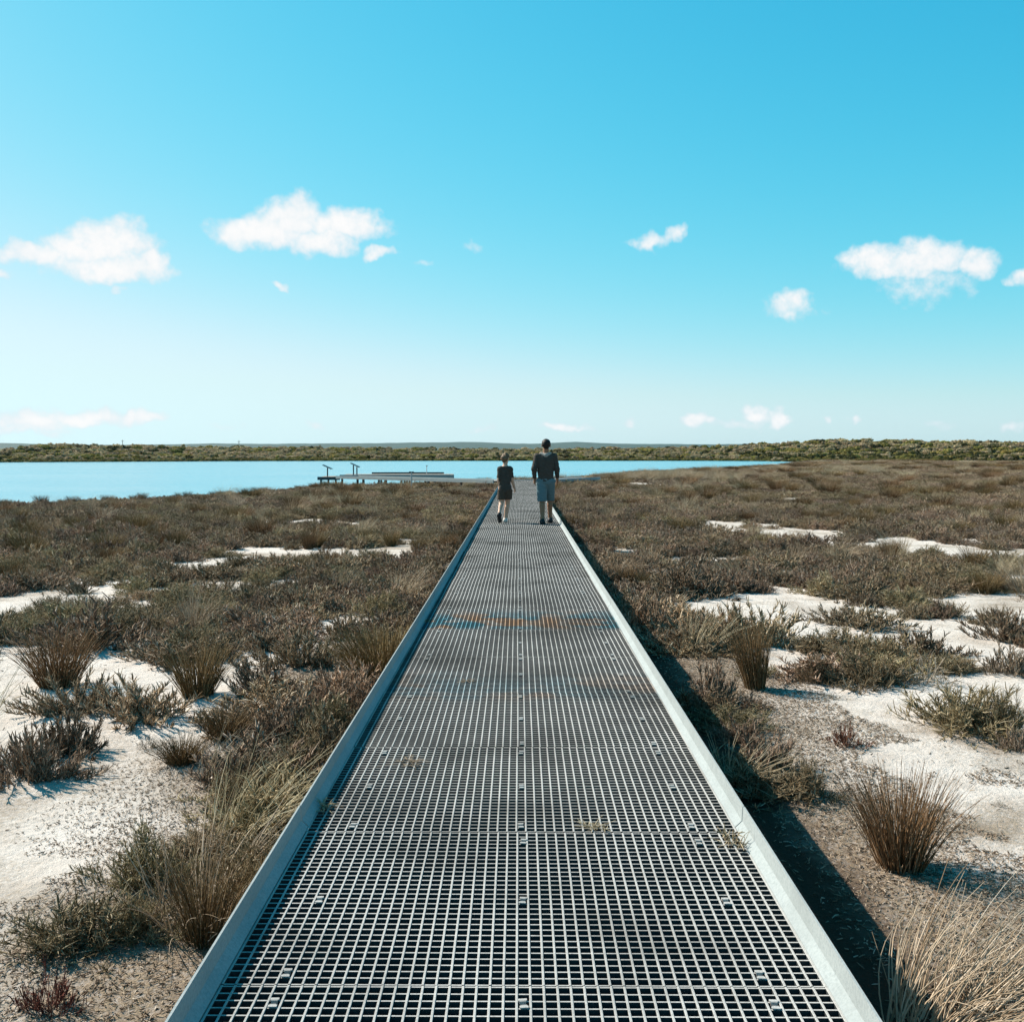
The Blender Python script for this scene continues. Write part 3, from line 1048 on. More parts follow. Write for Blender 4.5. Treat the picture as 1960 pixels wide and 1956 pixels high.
plant('straw', 435, 1600, 150, 190, 'long pale grass blades arching over the left kerbside shrubs', cat='tussock', me=pg2, rz=0.0)
pg3 = to_mesh('straw_tussock', grass_part(908, N=36, spread=0.24, dirn=(0.6, 0.1), arch=0.8, rad=0.0045, lens=(0.7, 1.2), lean=0.25), m_straw)
plant('straw', 392, 1480, 110, 130, 'sparse pale grass at the edge of the left bare sand', cat='tussock', me=pg3, rz=0.0)
plant('olive', 462, 1580, 150, 95, 'brown-olive shrub nearest the left kerb')
plant('olive', 520, 1505, 170, 105, 'second brown-olive shrub along the left kerb')
plant('samphire', 455, 1500, 150, 110, 'brown shrub bordering the left bare sand')
plant('samphire', 585, 1420, 165, 95, 'third shrub along the left kerb in dark brown')
plant('samphire', 520, 1410, 150, 100, 'dark brown shrub left of the third kerbside shrub')
plant('samphire', 625, 1350, 140, 100, 'fourth shrub along the left kerb below the rounded rush')
plant('rush', 332, 1448, 85, 60, 'small dark tuft alone on the left bare sand', cat='tussock')
plant('rush', 415, 1400, 85, 70, 'dark tuft between left bare sand and kerbside shrubs', cat='tussock')
plant('red', 62, 1935, 110, 100, 'reddish stalky samphire cut by the bottom left corner')
plant('samphire', 40, 1478, 190, 140, 'large brown shrub at the left edge beside the bare sand', var=4)
plant('samphire', 105, 1430, 150, 110, 'brown shrub behind the large left-edge shrub')
plant('samphire', 255, 1362, 210, 105, 'dark brown shrub above the left bare sand with shade below', var=5)
plant('samphire', 130, 1350, 180, 100, 'brown shrub left of the dark shrub above the bare sand')
round_rush = to_mesh('rush_tussock', rush_part(909, N=700, spread=0.26, lean=0.5, rad=0.0042, bend=0.1, lens=(0.6, 0.95)), m_rush)
plant('rush', 722, 1282, 105, 125, 'rounded brown rush bush leaning on the left kerb', cat='tussock', me=round_rush)
plant('samphire', 490, 1318, 150, 95, 'brown shrub in the gap below the left sand patch')
plant('rush', 365, 1318, 95, 120, 'upright dark rush clump amid brown shrubs on the left', cat='tussock')
plant('rush', 98, 1300, 110, 125, 'upright grey rush clump near the left edge', cat='tussock')
plant('samphire', 170, 1225, 250, 110, 'broad brown shrub below the left-edge sand patch', var=6)
plant('twig', 268, 1418, 50, 50, 'thin bare twig shrub standing on the left sand')
plant('twig', 178, 1468, 55, 26, 'tiny bare twigs on the left sand')
plant('samphire', 560, 1255, 170, 100, 'brown shrub left of the mid-distance sand patch')
plant('olive', 715, 1165, 110, 70, 'olive shrub right of the mid-distance sand patch')

# bare sand (photo view px: centre, half sizes)
BARE = [(20, 1142, 75, 38), (150, 1112, 55, 14), (225, 1112, 45, 20), (285, 1145, 55, 26), (655, 1180, 50, 38), (640, 1235, 40, 40), (570, 1298, 45, 14), (300, 1385, 120, 34),
        (150, 1520, 260, 100), (20, 1630, 120, 60), (200, 1610, 130, 40), (330, 1500, 70, 60), (20, 1870, 60, 60), (200, 1237, 26, 13), (20, 1300, 24, 22), (60, 1395, 30, 10), (235, 1405, 90, 18),
        (265, 1075, 18, 10), (255, 1000, 30, 4), (480, 985, 22, 4), (50, 990, 25, 4), (400, 1016, 14, 4),
        (1510, 1130, 48, 24), (1535, 1190, 62, 26), (1620, 1206, 70, 16), (1490, 1245, 62, 26), (1480, 1320, 100, 40), (1570, 1390, 120, 60), (1750, 1465, 210, 70),
        (1880, 1470, 80, 80), (1860, 1560, 140, 70), (1610, 1480, 110, 50), (1700, 1330, 90, 28), (1890, 1232, 45, 14), (1850, 1310, 110, 22), (1740, 1045, 62, 13), (1815, 1058, 40, 10),
        (1895, 1090, 60, 12), (1790, 1118, 40, 8), (1830, 1152, 30, 8), (1530, 1082, 46, 7), (1215, 915, 62, 4), (1480, 970, 20, 5), (1630, 955, 40, 4), (1680, 975, 60, 4),
        (1290, 1160, 40, 20), (1900, 960, 40, 4), (1870, 945, 40, 3), (1790, 1010, 30, 4), (1460, 905, 26, 2)]
BW_ = []
for (cx, cy, rx, ry) in BARE:
    x, y, _ = at(cx, cy)
    ya = at(cx, cy - ry)[1]
    yb = at(cx, cy + ry)[1]
    BW_.append((x, y, rx * 0.95 * 1.01449 / FPX * y, (ya - yb) / 2 * 0.85 + 0.05))


def clear_of(x, y, r, hand=True):
    for (bx, by, brx, bry) in BW_:
        if ((x - bx) / (brx * 0.92 + r * 0.35)) ** 2 + ((y - by) / (bry * 0.92 + r * 0.15)) ** 2 < 1:
            return False
    if hand and y < 14:
        for (hx_, hy_, hr) in HAND:
            if (x - hx_) ** 2 + (y - hy_) ** 2 < (hr * 0.9) ** 2:
                return False
    return True


# scattered heath: candidates on a jittered grid that widens with distance
cand = []
y = 3.6
while y < 300:
    step = 0.42 if y < 30 else 0.42 + (y - 30) * 0.0125
    half = y * 0.62 + 3
    x = -half
    while x < half:
        cand.append((x + random.uniform(-.5, .5) * step * 1.3, y + random.uniform(-.5, .5) * step * 1.3, step))
        x += step
    y += step
cx_ = np.array([c[0] for c in cand])
cy_ = np.array([c[1] for c in cand])
nsh, fsh = shore(cx_)
dens = 0.5 * fbm(cx_ / 1.5 + 31, cy_ / 2.0, 21, 3) + 0.5 * fbm(cx_ / 3.4 + 3, cy_ / 4.2, 22, 3)
typ = fbm(cx_ / 4.5 + 7, cy_ / 4.5, 23, 3)
zz_ = ground_z(cx_, cy_)
SCAT = []
for i, (x, y, st) in enumerate(cand):
    if x < 80 and y > nsh[i] - 0.5 and y > 36:
        if y < nsh[i] + 1.0 and random.random() < 0.35:
            pass
        else:
            continue
    if y > 288:
        continue
    if abs(x) < 1.14 and y < T_Y + 3:
        continue
    if T_Y - 0.6 < y < 76 and -15.5 < x < 6.5:
        # keep the arms and platform free
        la = T_Y + 0.9 + (x + 0.9) * (70.6 - T_Y - 0.9) / (-10.9)
        ra = T_Y + 1.2 + (x - 0.9) * (69.5 - T_Y - 1.2) / 4.5
        if x < 0.9 and abs(y - la) < 1.3 or x > -0.9 and abs(y - ra) < 1.3 or (abs(x) < 2 and abs(y - T_Y - 1) < 1.6):
            continue
        if -15.8 < x < -4.3 and y > 70:
            continue
    if y < 7.6 and x > 0 and not (x < 1.9 and y > 6):
        continue
    if y < 6.0 and x < 0 and not (x > -1.9 and y > 4.6):
        continue
    thr = 0.380 if y < 24 else 0.380 - min((y - 24) / 40, 1) * 0.07
    if x > 2.5 and y < 24:
        thr += 0.024
    if 1.1 < abs(x) < 2.0 and y > (10.5 if x > 0 else 4.6):
        thr = 0.30
    if x < -2.0 and y < 9:
        thr = 0.34
    if dens[i] < thr:
        continue
    edge_ = dens[i] < thr + 0.035
    r = st * random.uniform(0.65, 1.35) * (0.68 if edge_ and y < 30 else 1.0)
    if not clear_of(x, y, r):
        if y < 10 or random.random() > 0.16:
            continue
        r *= 0.6
    if abs(x) - r * 0.8 < 0.93 and y < T_Y + 2:
        if abs(x) < 1.35:
            r = min(r, 0.28)
    t = typ[i] + random.uniform(-0.12, 0.12)
    q = random.random()
    if q < 0.034:
        kind = 'rush'
    elif q < 0.056:
        kind = 'straw'
    elif x > 0 and t > 0.50 or t > 0.64:
        kind = 'pale' if random.random() < 0.55 else 'samphire'
    elif t < 0.40:
        kind = 'olive'
    else:
        kind = 'samphire'
    SCAT.append([kind, x, y, float(zz_[i]), r, random.randrange(len(ME[kind])), random.uniform(0, 6.28)])
# a belt of tall pale grass on the right bank and dark tufts on the left bank
for _ in range(150):
    px = random.gauss(1265, 60)
    x, y, z = at(px, random.uniform(899, 908))
    SCAT.append(['straw', x, y, z, random.uniform(0.7, 1.1), random.randrange(4), random.uniform(0, 6.28)])
for _ in range(60):
    px = random.uniform(1560, 1660)
    x, y, z = at(px, random.uniform(886, 892))
    SCAT.append(['straw', x, y, z, random.uniform(0.7, 1.3), random.randrange(4), random.uniform(0, 6.28)])
for _ in range(130):
    x = random.uniform(-30, -12)
    n1 = float(shore(np.array([x]))[0][0])
    y = n1 - random.uniform(0.0, 1.6)
    SCAT.append([random.choice(['rush', 'olive', 'olive']), x, y, gz(x, y), random.uniform(0.22, 0.5), random.randrange(4), random.uniform(0, 6.28)])

for _ in range(150):
    x = random.uniform(-14.5, 6.0)
    if x < 0:
        la = T_Y + 0.9 + (x + 0.9) * (70.6 - T_Y - 0.9) / (-10.9)
        if x < -11.6:
            la = 70.4
    else:
        la = T_Y + 1.2 + (x - 0.9) * (67.5 - T_Y - 1.2) / 3.8
    if abs(x) < 1.5:
        continue
    y = la - random.uniform(1.15, 3.2)
    SCAT.append([random.choice(['samphire', 'samphire', 'olive', 'pale']), x, y, gz(x, y), random.uniform(0.5, 0.8), random.randrange(3), random.uniform(0, 6.28), random.uniform(0.42, 0.62)])


def dims(s):
    kind, x, y, z, r, v, a = s[:7]
    if len(s) > 7:
        return (r * 2, r * 2, s[7] / HREL[kind])
    hr = random.Random(int((x * 131 + y * 977) * 1000))
    if kind == 'rush':
        return (r * 1.6, r * 1.6, min(hr.uniform(0.32, 0.52) * (r / 0.36) ** 0.5, 0.7))
    if kind == 'straw':
        return (r * 1.4, r * 1.4, min(hr.uniform(0.35, 0.55) * (r / 0.36) ** 0.5, 0.75))
    w = r * 2.0
    hm = min(hr.uniform(0.24, 0.46) * (r / 0.38) ** 0.6, hr.uniform(0.30, 0.50))
    if y > 36:
        hm *= 0.8
    if kind == 'pale':
        hm *= 0.75
    return (w, w, hm / HREL[kind])


NAMES = {'samphire': 'samphire_shrub', 'olive': 'olive_shrub', 'pale': 'pale_samphire', 'rush': 'rush_tussock', 'straw': 'straw_tussock'}
WORDS = {'samphire': 'brown samphire shrub', 'olive': 'olive-brown twiggy shrub', 'pale': 'pale samphire clump', 'rush': 'dark rush tussock', 'straw': 'pale grass tussock'}
LIMIT = {'samphire': 170, 'olive': 80, 'pale': 45, 'rush': 30, 'straw': 20}
by = {k: [] for k in NAMES}
for s in SCAT:
    by[s[0]].append(s)


def in_view(s):
    px = (s[1] - cam.location.x) / max(s[2], 0.1) * FPX + VPX
    py = (CAM_Z - s[3]) / max(s[2], 0.1) * FPX + VPY
    return -60 < px < 2020 and py < 2050


REST = {k: [] for k in NAMES}
for k, lst in by.items():
    vis = [s for s in lst if in_view(s)]
    vis.sort(key=lambda s: -s[4] / s[2])
    near = vis[:LIMIT[k]]
    ids = set(map(id, near))
    REST[k] = [s for s in lst if id(s) not in ids]
    for s in near:
        side = 'left' if s[1] < 0 else 'right'
        fx = abs(s[1]) / s[2]
        lat = f'against the {side} kerb' if abs(s[1]) < 1.9 else (f'{side} of the boardwalk' if fx < 0.28 else f'towards the {side} picture edge')
        dep = 'between the sand patches' if s[2] < 9.5 else ('just behind the sand patches' if s[2] < 13 else ('well short of the walkers' if s[2] < 18 else 'level with the walkers or beyond'))
        big = 'broad' if s[4] > 0.46 else ('small' if s[4] < 0.36 else 'mid-sized')
        zone = f'{lat}, {dep}'
        o = share(NAMES[k], ME[k][s[5]], None, (s[1], s[2], s[3] - 0.01), (0, 0, s[6]), dims(s))
        tag(o, f'{big} {WORDS[k]} {zone}', 'tussock' if k in ('rush', 'straw') else 'shrub', f'{big} {WORDS[k]}s {zone}')


# near plants that share a description are told apart by their order from the camera
ORD = ['nearest', 'second nearest', 'third nearest', 'fourth nearest', 'fifth nearest', 'sixth nearest', 'seventh nearest', 'eighth nearest', 'ninth nearest', 'tenth nearest',
       'eleventh nearest', 'twelfth nearest', 'thirteenth nearest', 'fourteenth nearest', 'fifteenth nearest', 'sixteenth nearest']
same = {}
for o in COL.objects:
    if o.get('group') and 'sand patches' in o.get('label', ''):
        same.setdefault(o['label'], []).append(o)
for lab, lst in same.items():
    if len(lst) < 2:
        continue
    lst.sort(key=lambda q: q.location.x ** 2 + q.location.y ** 2)
    for i, o in enumerate(lst[:len(ORD)]):
        o['label'] = f'{lab}, {ORD[i]}'


def gn_scatter(name, protos, items, label, cat):
    """one object that repeats the placed plants' meshes over many points"""
    me = bpy.data.meshes.new(name)
    pts = np.array([i[0] for i in items], np.float32)
    me.vertices.add(len(pts))
    me.vertices.foreach_set('co', pts.ravel())
    for nm, typ_, k in (('rot', 'FLOAT_VECTOR', 1), ('scl', 'FLOAT_VECTOR', 2)):
        a_ = me.attributes.new(nm, typ_, 'POINT')
        a_.data.foreach_set('vector', np.array([i[k] for i in items], np.float32).ravel())
    a_ = me.attributes.new('pick', 'INT', 'POINT')
    a_.data.foreach_set('value', np.array([i[3] for i in items], np.int32))
    me.update()
    o = bpy.data.objects.new(name, me)
    COL.objects.link(o)
    ng = bpy.data.node_groups.new(name, 'GeometryNodeTree')
    ng.interface.new_socket('Geometry', in_out='INPUT', socket_type='NodeSocketGeometry')
    ng.interface.new_socket('Geometry', in_out='OUTPUT', socket_type='NodeSocketGeometry')
    N = ng.nodes
    gi = N.new('NodeGroupInput')
    go = N.new('NodeGroupOutput')
    jn = N.new('GeometryNodeJoinGeometry')
    for p in protos:
        oi = N.new('GeometryNodeObjectInfo')
        oi.transform_space = 'ORIGINAL'
        oi.inputs['Object'].default_value = p
        g2 = N.new('GeometryNodeGeometryToInstance')
        ng.links.new(oi.outputs['Geometry'], g2.inputs[0])
        ng.links.new(g2.outputs[0], jn.inputs[0])
    ip = N.new('GeometryNodeInstanceOnPoints')
    ip.inputs['Pick Instance'].default_value = True
    ng.links.new(gi.outputs[0], ip.inputs['Points'])
    ng.links.new(jn.outputs[0], ip.inputs['Instance'])

    def na(nm, t):
        a = N.new('GeometryNodeInputNamedAttribute')
        a.data_type = t
        a.inputs[0].default_value = nm
        return a.outputs[0]
    ng.links.new(na('pick', 'INT'), ip.inputs['Instance Index'])
    er = N.new('FunctionNodeEulerToRotation')
    ng.links.new(na('rot', 'FLOAT_VECTOR'), er.inputs[0])
    ng.links.new(er.outputs[0], ip.inputs['Rotation'])
    ng.links.new(na('scl', 'FLOAT_VECTOR'), ip.inputs['Scale'])
    ng.links.new(ip.outputs[0], go.inputs[0])
    md = o.modifiers.new('scatter', 'NODES')
    md.node_group = ng
    tag(o, label, cat, kind='stuff')
    return o


def proto_of(me):
    for o in COL.objects:
        if o.type == 'MESH' and o.data == me:
            return o
    o = share(me.name.split('.')[0], me)
    return o


for k, lst in REST.items():
    if not lst:
        continue
    pro = []
    for me in ME[k]:
        pro.append(next((o for o in COL.objects if o.data == me), None))
    vi = [i for i, p in enumerate(pro) if p is not None]
    items = [((s[1], s[2], s[3] - 0.01), (0, 0, s[6]), dims(s), vi.index(s[5]) if s[5] in vi else s[5] % len(vi)) for s in lst]
    gn_scatter({'samphire': 'samphire_heath', 'olive': 'olive_heath', 'pale': 'pale_samphire_heath', 'rush': 'rush_heath', 'straw': 'dry_grass'}[k],
               [pro[i] for i in vi], items, f'far mass of {WORDS[k]}s over the plain', 'heath')
print('plants', {k: len(v) for k, v in by.items()}, 'rest', {k: len(v) for k, v in REST.items()})
# ------------------------------------------------------------------ scrub beyond the lake
def leafy_part(seed, nleaf=620, lobes=7, leaf=0.055):
    """bushy crown, 1 wide and about 0.6 high: leaf faces over several lobes plus a few limbs"""
    g = np.random.default_rng(seed)
    c = np.stack([g.uniform(-0.28, 0.28, lobes), g.uniform(-0.28, 0.28, lobes), g.uniform(0.12, 0.36, lobes)], 1)
    r = g.uniform(0.14, 0.24, lobes)
    li = g.integers(0, lobes, nleaf)
    d = unit(g.normal(size=(nleaf, 3)))
    d[:, 2] = np.abs(d[:, 2]) * 0.9 - 0.15
    p = c[li] + d * (r[li] * g.uniform(0.72, 1.08, nleaf))[:, None]
    p[:, 2] = np.maximum(p[:, 2], 0.0)
    nrm = unit(d + g.normal(0, 0.45, (nleaf, 3)))
    u = unit(np.cross(nrm, g.normal(size=(nleaf, 3))))
    w = np.cross(nrm, u)
    s = leaf * g.uniform(0.6, 1.4, nleaf)[:, None]
    V = np.stack([p - u * s, p - w * s * 0.6, p + u * s, p + w * s * 0.6], 1).reshape(-1, 3)
    F = np.arange(nleaf * 4).reshape(-1, 4)
    limbs = np.stack([np.zeros((lobes, 3)) + np.array([0, 0, -0.05]), c * 0.55, c], 1)
    return join([(V, F, np.repeat(g.uniform(0, 1, nleaf), 4)), stems(limbs, np.full((lobes, 3), 0.012), np.zeros(lobes))])


m_scrub = [plant_mat('coastal_scrub_olive', [(0, (0.10, 0.086, 0.024)), (0.5, (0.145, 0.124, 0.038)), (1, (0.20, 0.172, 0.058))], 0.3, 0.3),
           plant_mat('coastal_scrub_dark', [(0, (0.035, 0.036, 0.012)), (0.5, (0.060, 0.058, 0.020)), (1, (0.095, 0.088, 0.032))], 0.3, 0.2),
           plant_mat('coastal_scrub_yellow', [(0, (0.17, 0.142, 0.036)), (0.5, (0.22, 0.185, 0.05)), (1, (0.27, 0.23, 0.08))], 0.22, 0.3),
           plant_mat('shore_reed', [(0, (0.24, 0.182, 0.095)), (0.5, (0.33, 0.26, 0.15)), (1, (0.43, 0.345, 0.215))], 0.2, 0.3)]
SCR = []
for mi, mm in enumerate(m_scrub):
    SCR.append([to_mesh(('scrub_bush', 'dark_scrub_bush', 'yellow_scrub_bush', 'shore_tussock')[mi], leafy_part(700 + mi * 10 + v), mm) for v in range(3)])
far_items = []
fr = random.Random(5)
# rows of bushes on the rising ground behind the lake
rows = [(0.8, 2.0, 3), (3.2, 2.4, 3)] + [(6 + i * 5.2, 2.2 + i * 0.07, None) for i in range(24)]
for (off, wid, forced) in rows:
    x = -170.0
    while x < 250:
        yb = 292.0 if x > 80 else float(np.interp(x, FAR_X, FAR_Y))
        if forced == 3 and x > 120:
            x += 4
            continue
        y = yb + off + fr.uniform(-2.2, 2.2) * (0.3 if forced == 3 else 1)
        q = fr.random()
        if forced == 3:
            k = 3
        else:
            yel = 0.16 + (0.40 if x > 75 and off < 60 else 0.0)
            k = 2 if q < yel else (1 if q < yel + 0.20 else (3 if q > 0.95 else 0))
        w = wid * fr.uniform(0.6, 2.3)
        hgt_ = wid * fr.uniform(0.35, 0.95) if k != 3 else fr.uniform(0.8, 1.4)
        far_items.append((k, x, y, w, hgt_, fr.randrange(3), fr.uniform(0, 6.28)))
        x += w * fr.uniform(0.35, 0.75)
fz = ground_z(np.array([i[1] for i in far_items]), np.array([i[2] for i in far_items]))
far_items = [(k, x, y, float(z), w, hh, v, a) for (k, x, y, w, hh, v, a), z in zip(far_items, fz)]
# the largest individual bushes that stand out in the photograph: (photo view px, base py, width m, height m, kind, label)
BIG = [(95, 862, 9, 4.2, 1, 'dark rounded bush farthest left on the opposite shore'), (200, 858, 12, 4.8, 1, 'long dark bush clump on the left skyline of the opposite shore'),
       (315, 860, 8, 3.6, 3, 'pale rounded bush on the opposite shore left of the second pole'), (385, 866, 11, 4.4, 1, 'large dark bush low on the opposite shore, left of centre'),
       (455, 858, 7, 3.4, 0, 'olive bush below the second pole'), (515, 857, 11, 4.2, 2, 'yellow-olive mounded bush on the opposite shore'),
       (575, 862, 10, 4.4, 3, 'pale grey mounded bush behind the left tip of the platform'), (795, 857, 14, 5.0, 0, 'broad olive dune bush above the viewing platform'),
       (960, 856, 12, 4.6, 0, 'olive dune bush just above the child walker'), (905, 860, 8, 3.5, 1, 'dark bush left of the child walker on the far shore'),
       (1440, 860, 4, 2.6, 1, 'small dark skyline bush above the right end of the lake'), (1600, 868, 6, 3.6, 1, 'dark round bush low on the right shore'),
       (1650, 870, 6.5, 3.2, 1, 'dark round bush beside the lake end'), (1612, 858, 8, 4.0, 0, 'olive bush on the left flank of the right dune'),
       (1690, 846, 5, 2.8, 1, 'dark bush right of the dune crest'), (1810, 848, 9, 4.2, 3, 'pale flowering bush on the right dune'),
       (1868, 843, 4.2, 2.6, 1, 'leftmost of the dark skyline bushes at far right'), (1898, 842, 4.0, 2.6, 1, 'second of the dark skyline bushes at far right'),
       (1925, 840, 5.0, 3.0, 1, 'rightmost dark skyline bush at the picture edge'), (1880, 866, 8, 3.6, 2, 'bright yellow-green bush low at far right'),
       (1790, 868, 7, 3.2, 2, 'bright yellow-green bush below the pale flowering bush')]
for (px, py, w, hh, k, lab) in BIG:
    # walk out along the sight line to the ground
    best = None
    for d in np.arange(285, 520, 2.0):
        X = (px * 1.01449 - VPX) / FPX * d
        yb = 292.0 if X > 80 else float(np.interp(X, FAR_X, FAR_Y))
        if d < yb + 3:
            continue
        z = gz(X, d)
        ppy = VPY - (z - CAM_Z) / d * FPX
        e_ = abs(ppy - py * 1.01449)
        if best is None or e_ < best[0]:
            best = (e_, X, d, z)
    _, X, d, z = best
    o = share(SCR[k][0].name.split('.')[0], SCR[k][fr.randrange(3)], None, (X, d, z - 0.1), (0, 0, fr.uniform(0, 6.28)), (w * 0.8, w * 0.8, hh * 0.62 / 0.58))
    tag(o, lab, 'bush')
pro = []
for k in range(4):
    for v in range(3):
        me = SCR[k][v]
        o = next((q for q in COL.objects if q.data == me), None)
        if o is None:
            j = next(i for i, t in enumerate(far_items) if t[0] == k and t[6] == v)
            t = far_items.pop(j)
            o = share(me.name.split('.')[0], me, None, (t[1], t[2], t[3] - 0.1), (0, 0, t[7]), (t[4], t[4], t[5] / 0.58))
            tag(o, 'rounded bush within the scrub belt on the far shore', 'bush', 'bushes within the scrub belt')
        pro.append(o)
gn_scatter('coastal_scrub', pro, [((t[1], t[2], t[3] - 0.1), (0, 0, t[7]), (t[4], t[4], t[5] / 0.58), t[0] * 3 + t[6]) for t in far_items],
           'dense olive scrub belt along the opposite lake shore', 'scrub')

# ------------------------------------------------------------------ litter and twigs on the ground
g = np.random.default_rng(77)
M = 90000
lx = np.where(g.random(M) < 0.62, g.uniform(1.3, 2.9, M) + np.abs(g.normal(0, 0.4, M)), -(g.uniform(0.95, 2.2, M) + np.abs(g.normal(0, 0.35, M))))
ly = 2.6 + g.uniform(0, 1, M) ** 1.4 * 9.5
far_ = g.random(M) < 0.04
lx = np.where(far_, g.uniform(-7, 7, M), lx)
ly = np.where(far_, g.uniform(3, 14, M), ly)
keep = fbm(lx * 1.6, ly * 1.6, 40, 3) > np.where(far_, 0.40, np.clip(0.18 + (np.abs(lx) - 1.8) * 0.42, 0.12, 0.7))
keep &= np.abs(lx) > 0.93
lx, ly = lx[keep], ly[keep]
M = len(lx)
lz = ground_z(lx, ly)
an = g.uniform(0, 6.28, M)
L = np.where(lx > 0, g.uniform(0.010, 0.036, M), g.uniform(0.006, 0.026, M))
dv = np.stack([np.cos(an), np.sin(an), g.uniform(-0.15, 0.55, M)], 1) * L[:, None]
p0 = np.stack([lx, ly, lz + 0.004], 1)
pth = np.stack([p0, p0 + dv * 0.5 + g.normal(0, 0.006, (M, 3)) * 0.4, p0 + dv], 1)
pth[:, :, 2] = np.maximum(pth[:, :, 2], lz[:, None] + 0.002)
part = stems(pth, np.stack([np.full(M, 0.0018), np.full(M, 0.0023), np.full(M, 0.0011)], 1) * g.uniform(0.6, 1.5, M)[:, None], np.where(lx > 0, g.beta(1.5, 1.3, M), g.beta(1.5, 1.9, M)))
m_lit = plant_mat('twig_litter', [(0, (0.06, 0.04, 0.025)), (0.4, (0.17, 0.125, 0.08)), (0.75, (0.36, 0.29, 0.20)), (1, (0.60, 0.52, 0.41))], 0.0, 0.1)
o = share('twig_litter', to_mesh('twig_litter', part, m_lit))
tag(o, 'dry twig and leaf litter strewn beside the boardwalk', 'litter', kind='stuff')
# dark debris specks on the sand
M = 2600
lx = g.uniform(-6, 6, M)
ly = g.uniform(3.2, 13, M)
kp = (np.abs(lx) > 1.2) & (fbm(lx * 0.9 + 4, ly * 0.9, 44, 3) > 0.5)
lx, ly = lx[kp], ly[kp]
M = len(lx)
lz = ground_z(lx, ly)
an = g.uniform(0, 6.28, M)
L = g.uniform(0.008, 0.035, M)
dv = np.stack([np.cos(an), np.sin(an), g.uniform(-0.05, 0.2, M)], 1) * L[:, None]
p0 = np.stack([lx, ly, lz + 0.004], 1)
pth = np.stack([p0, p0 + dv * 0.5 + g.normal(0, 0.01, (M, 3)), p0 + dv], 1)
pth[:, :, 2] = np.maximum(pth[:, :, 2], lz[:, None] + 0.002)
part = stems(pth, np.stack([np.full(M, 0.0022), np.full(M, 0.003), np.full(M, 0.0012)], 1) * g.uniform(0.6, 1.8, M)[:, None], g.beta(1.3, 2.6, M) * 0.6)
o = share('sand_debris', to_mesh('sand_debris', part, m_lit))
tag(o, 'dark dry plant fragments scattered over the pale sand', 'litter', kind='stuff')


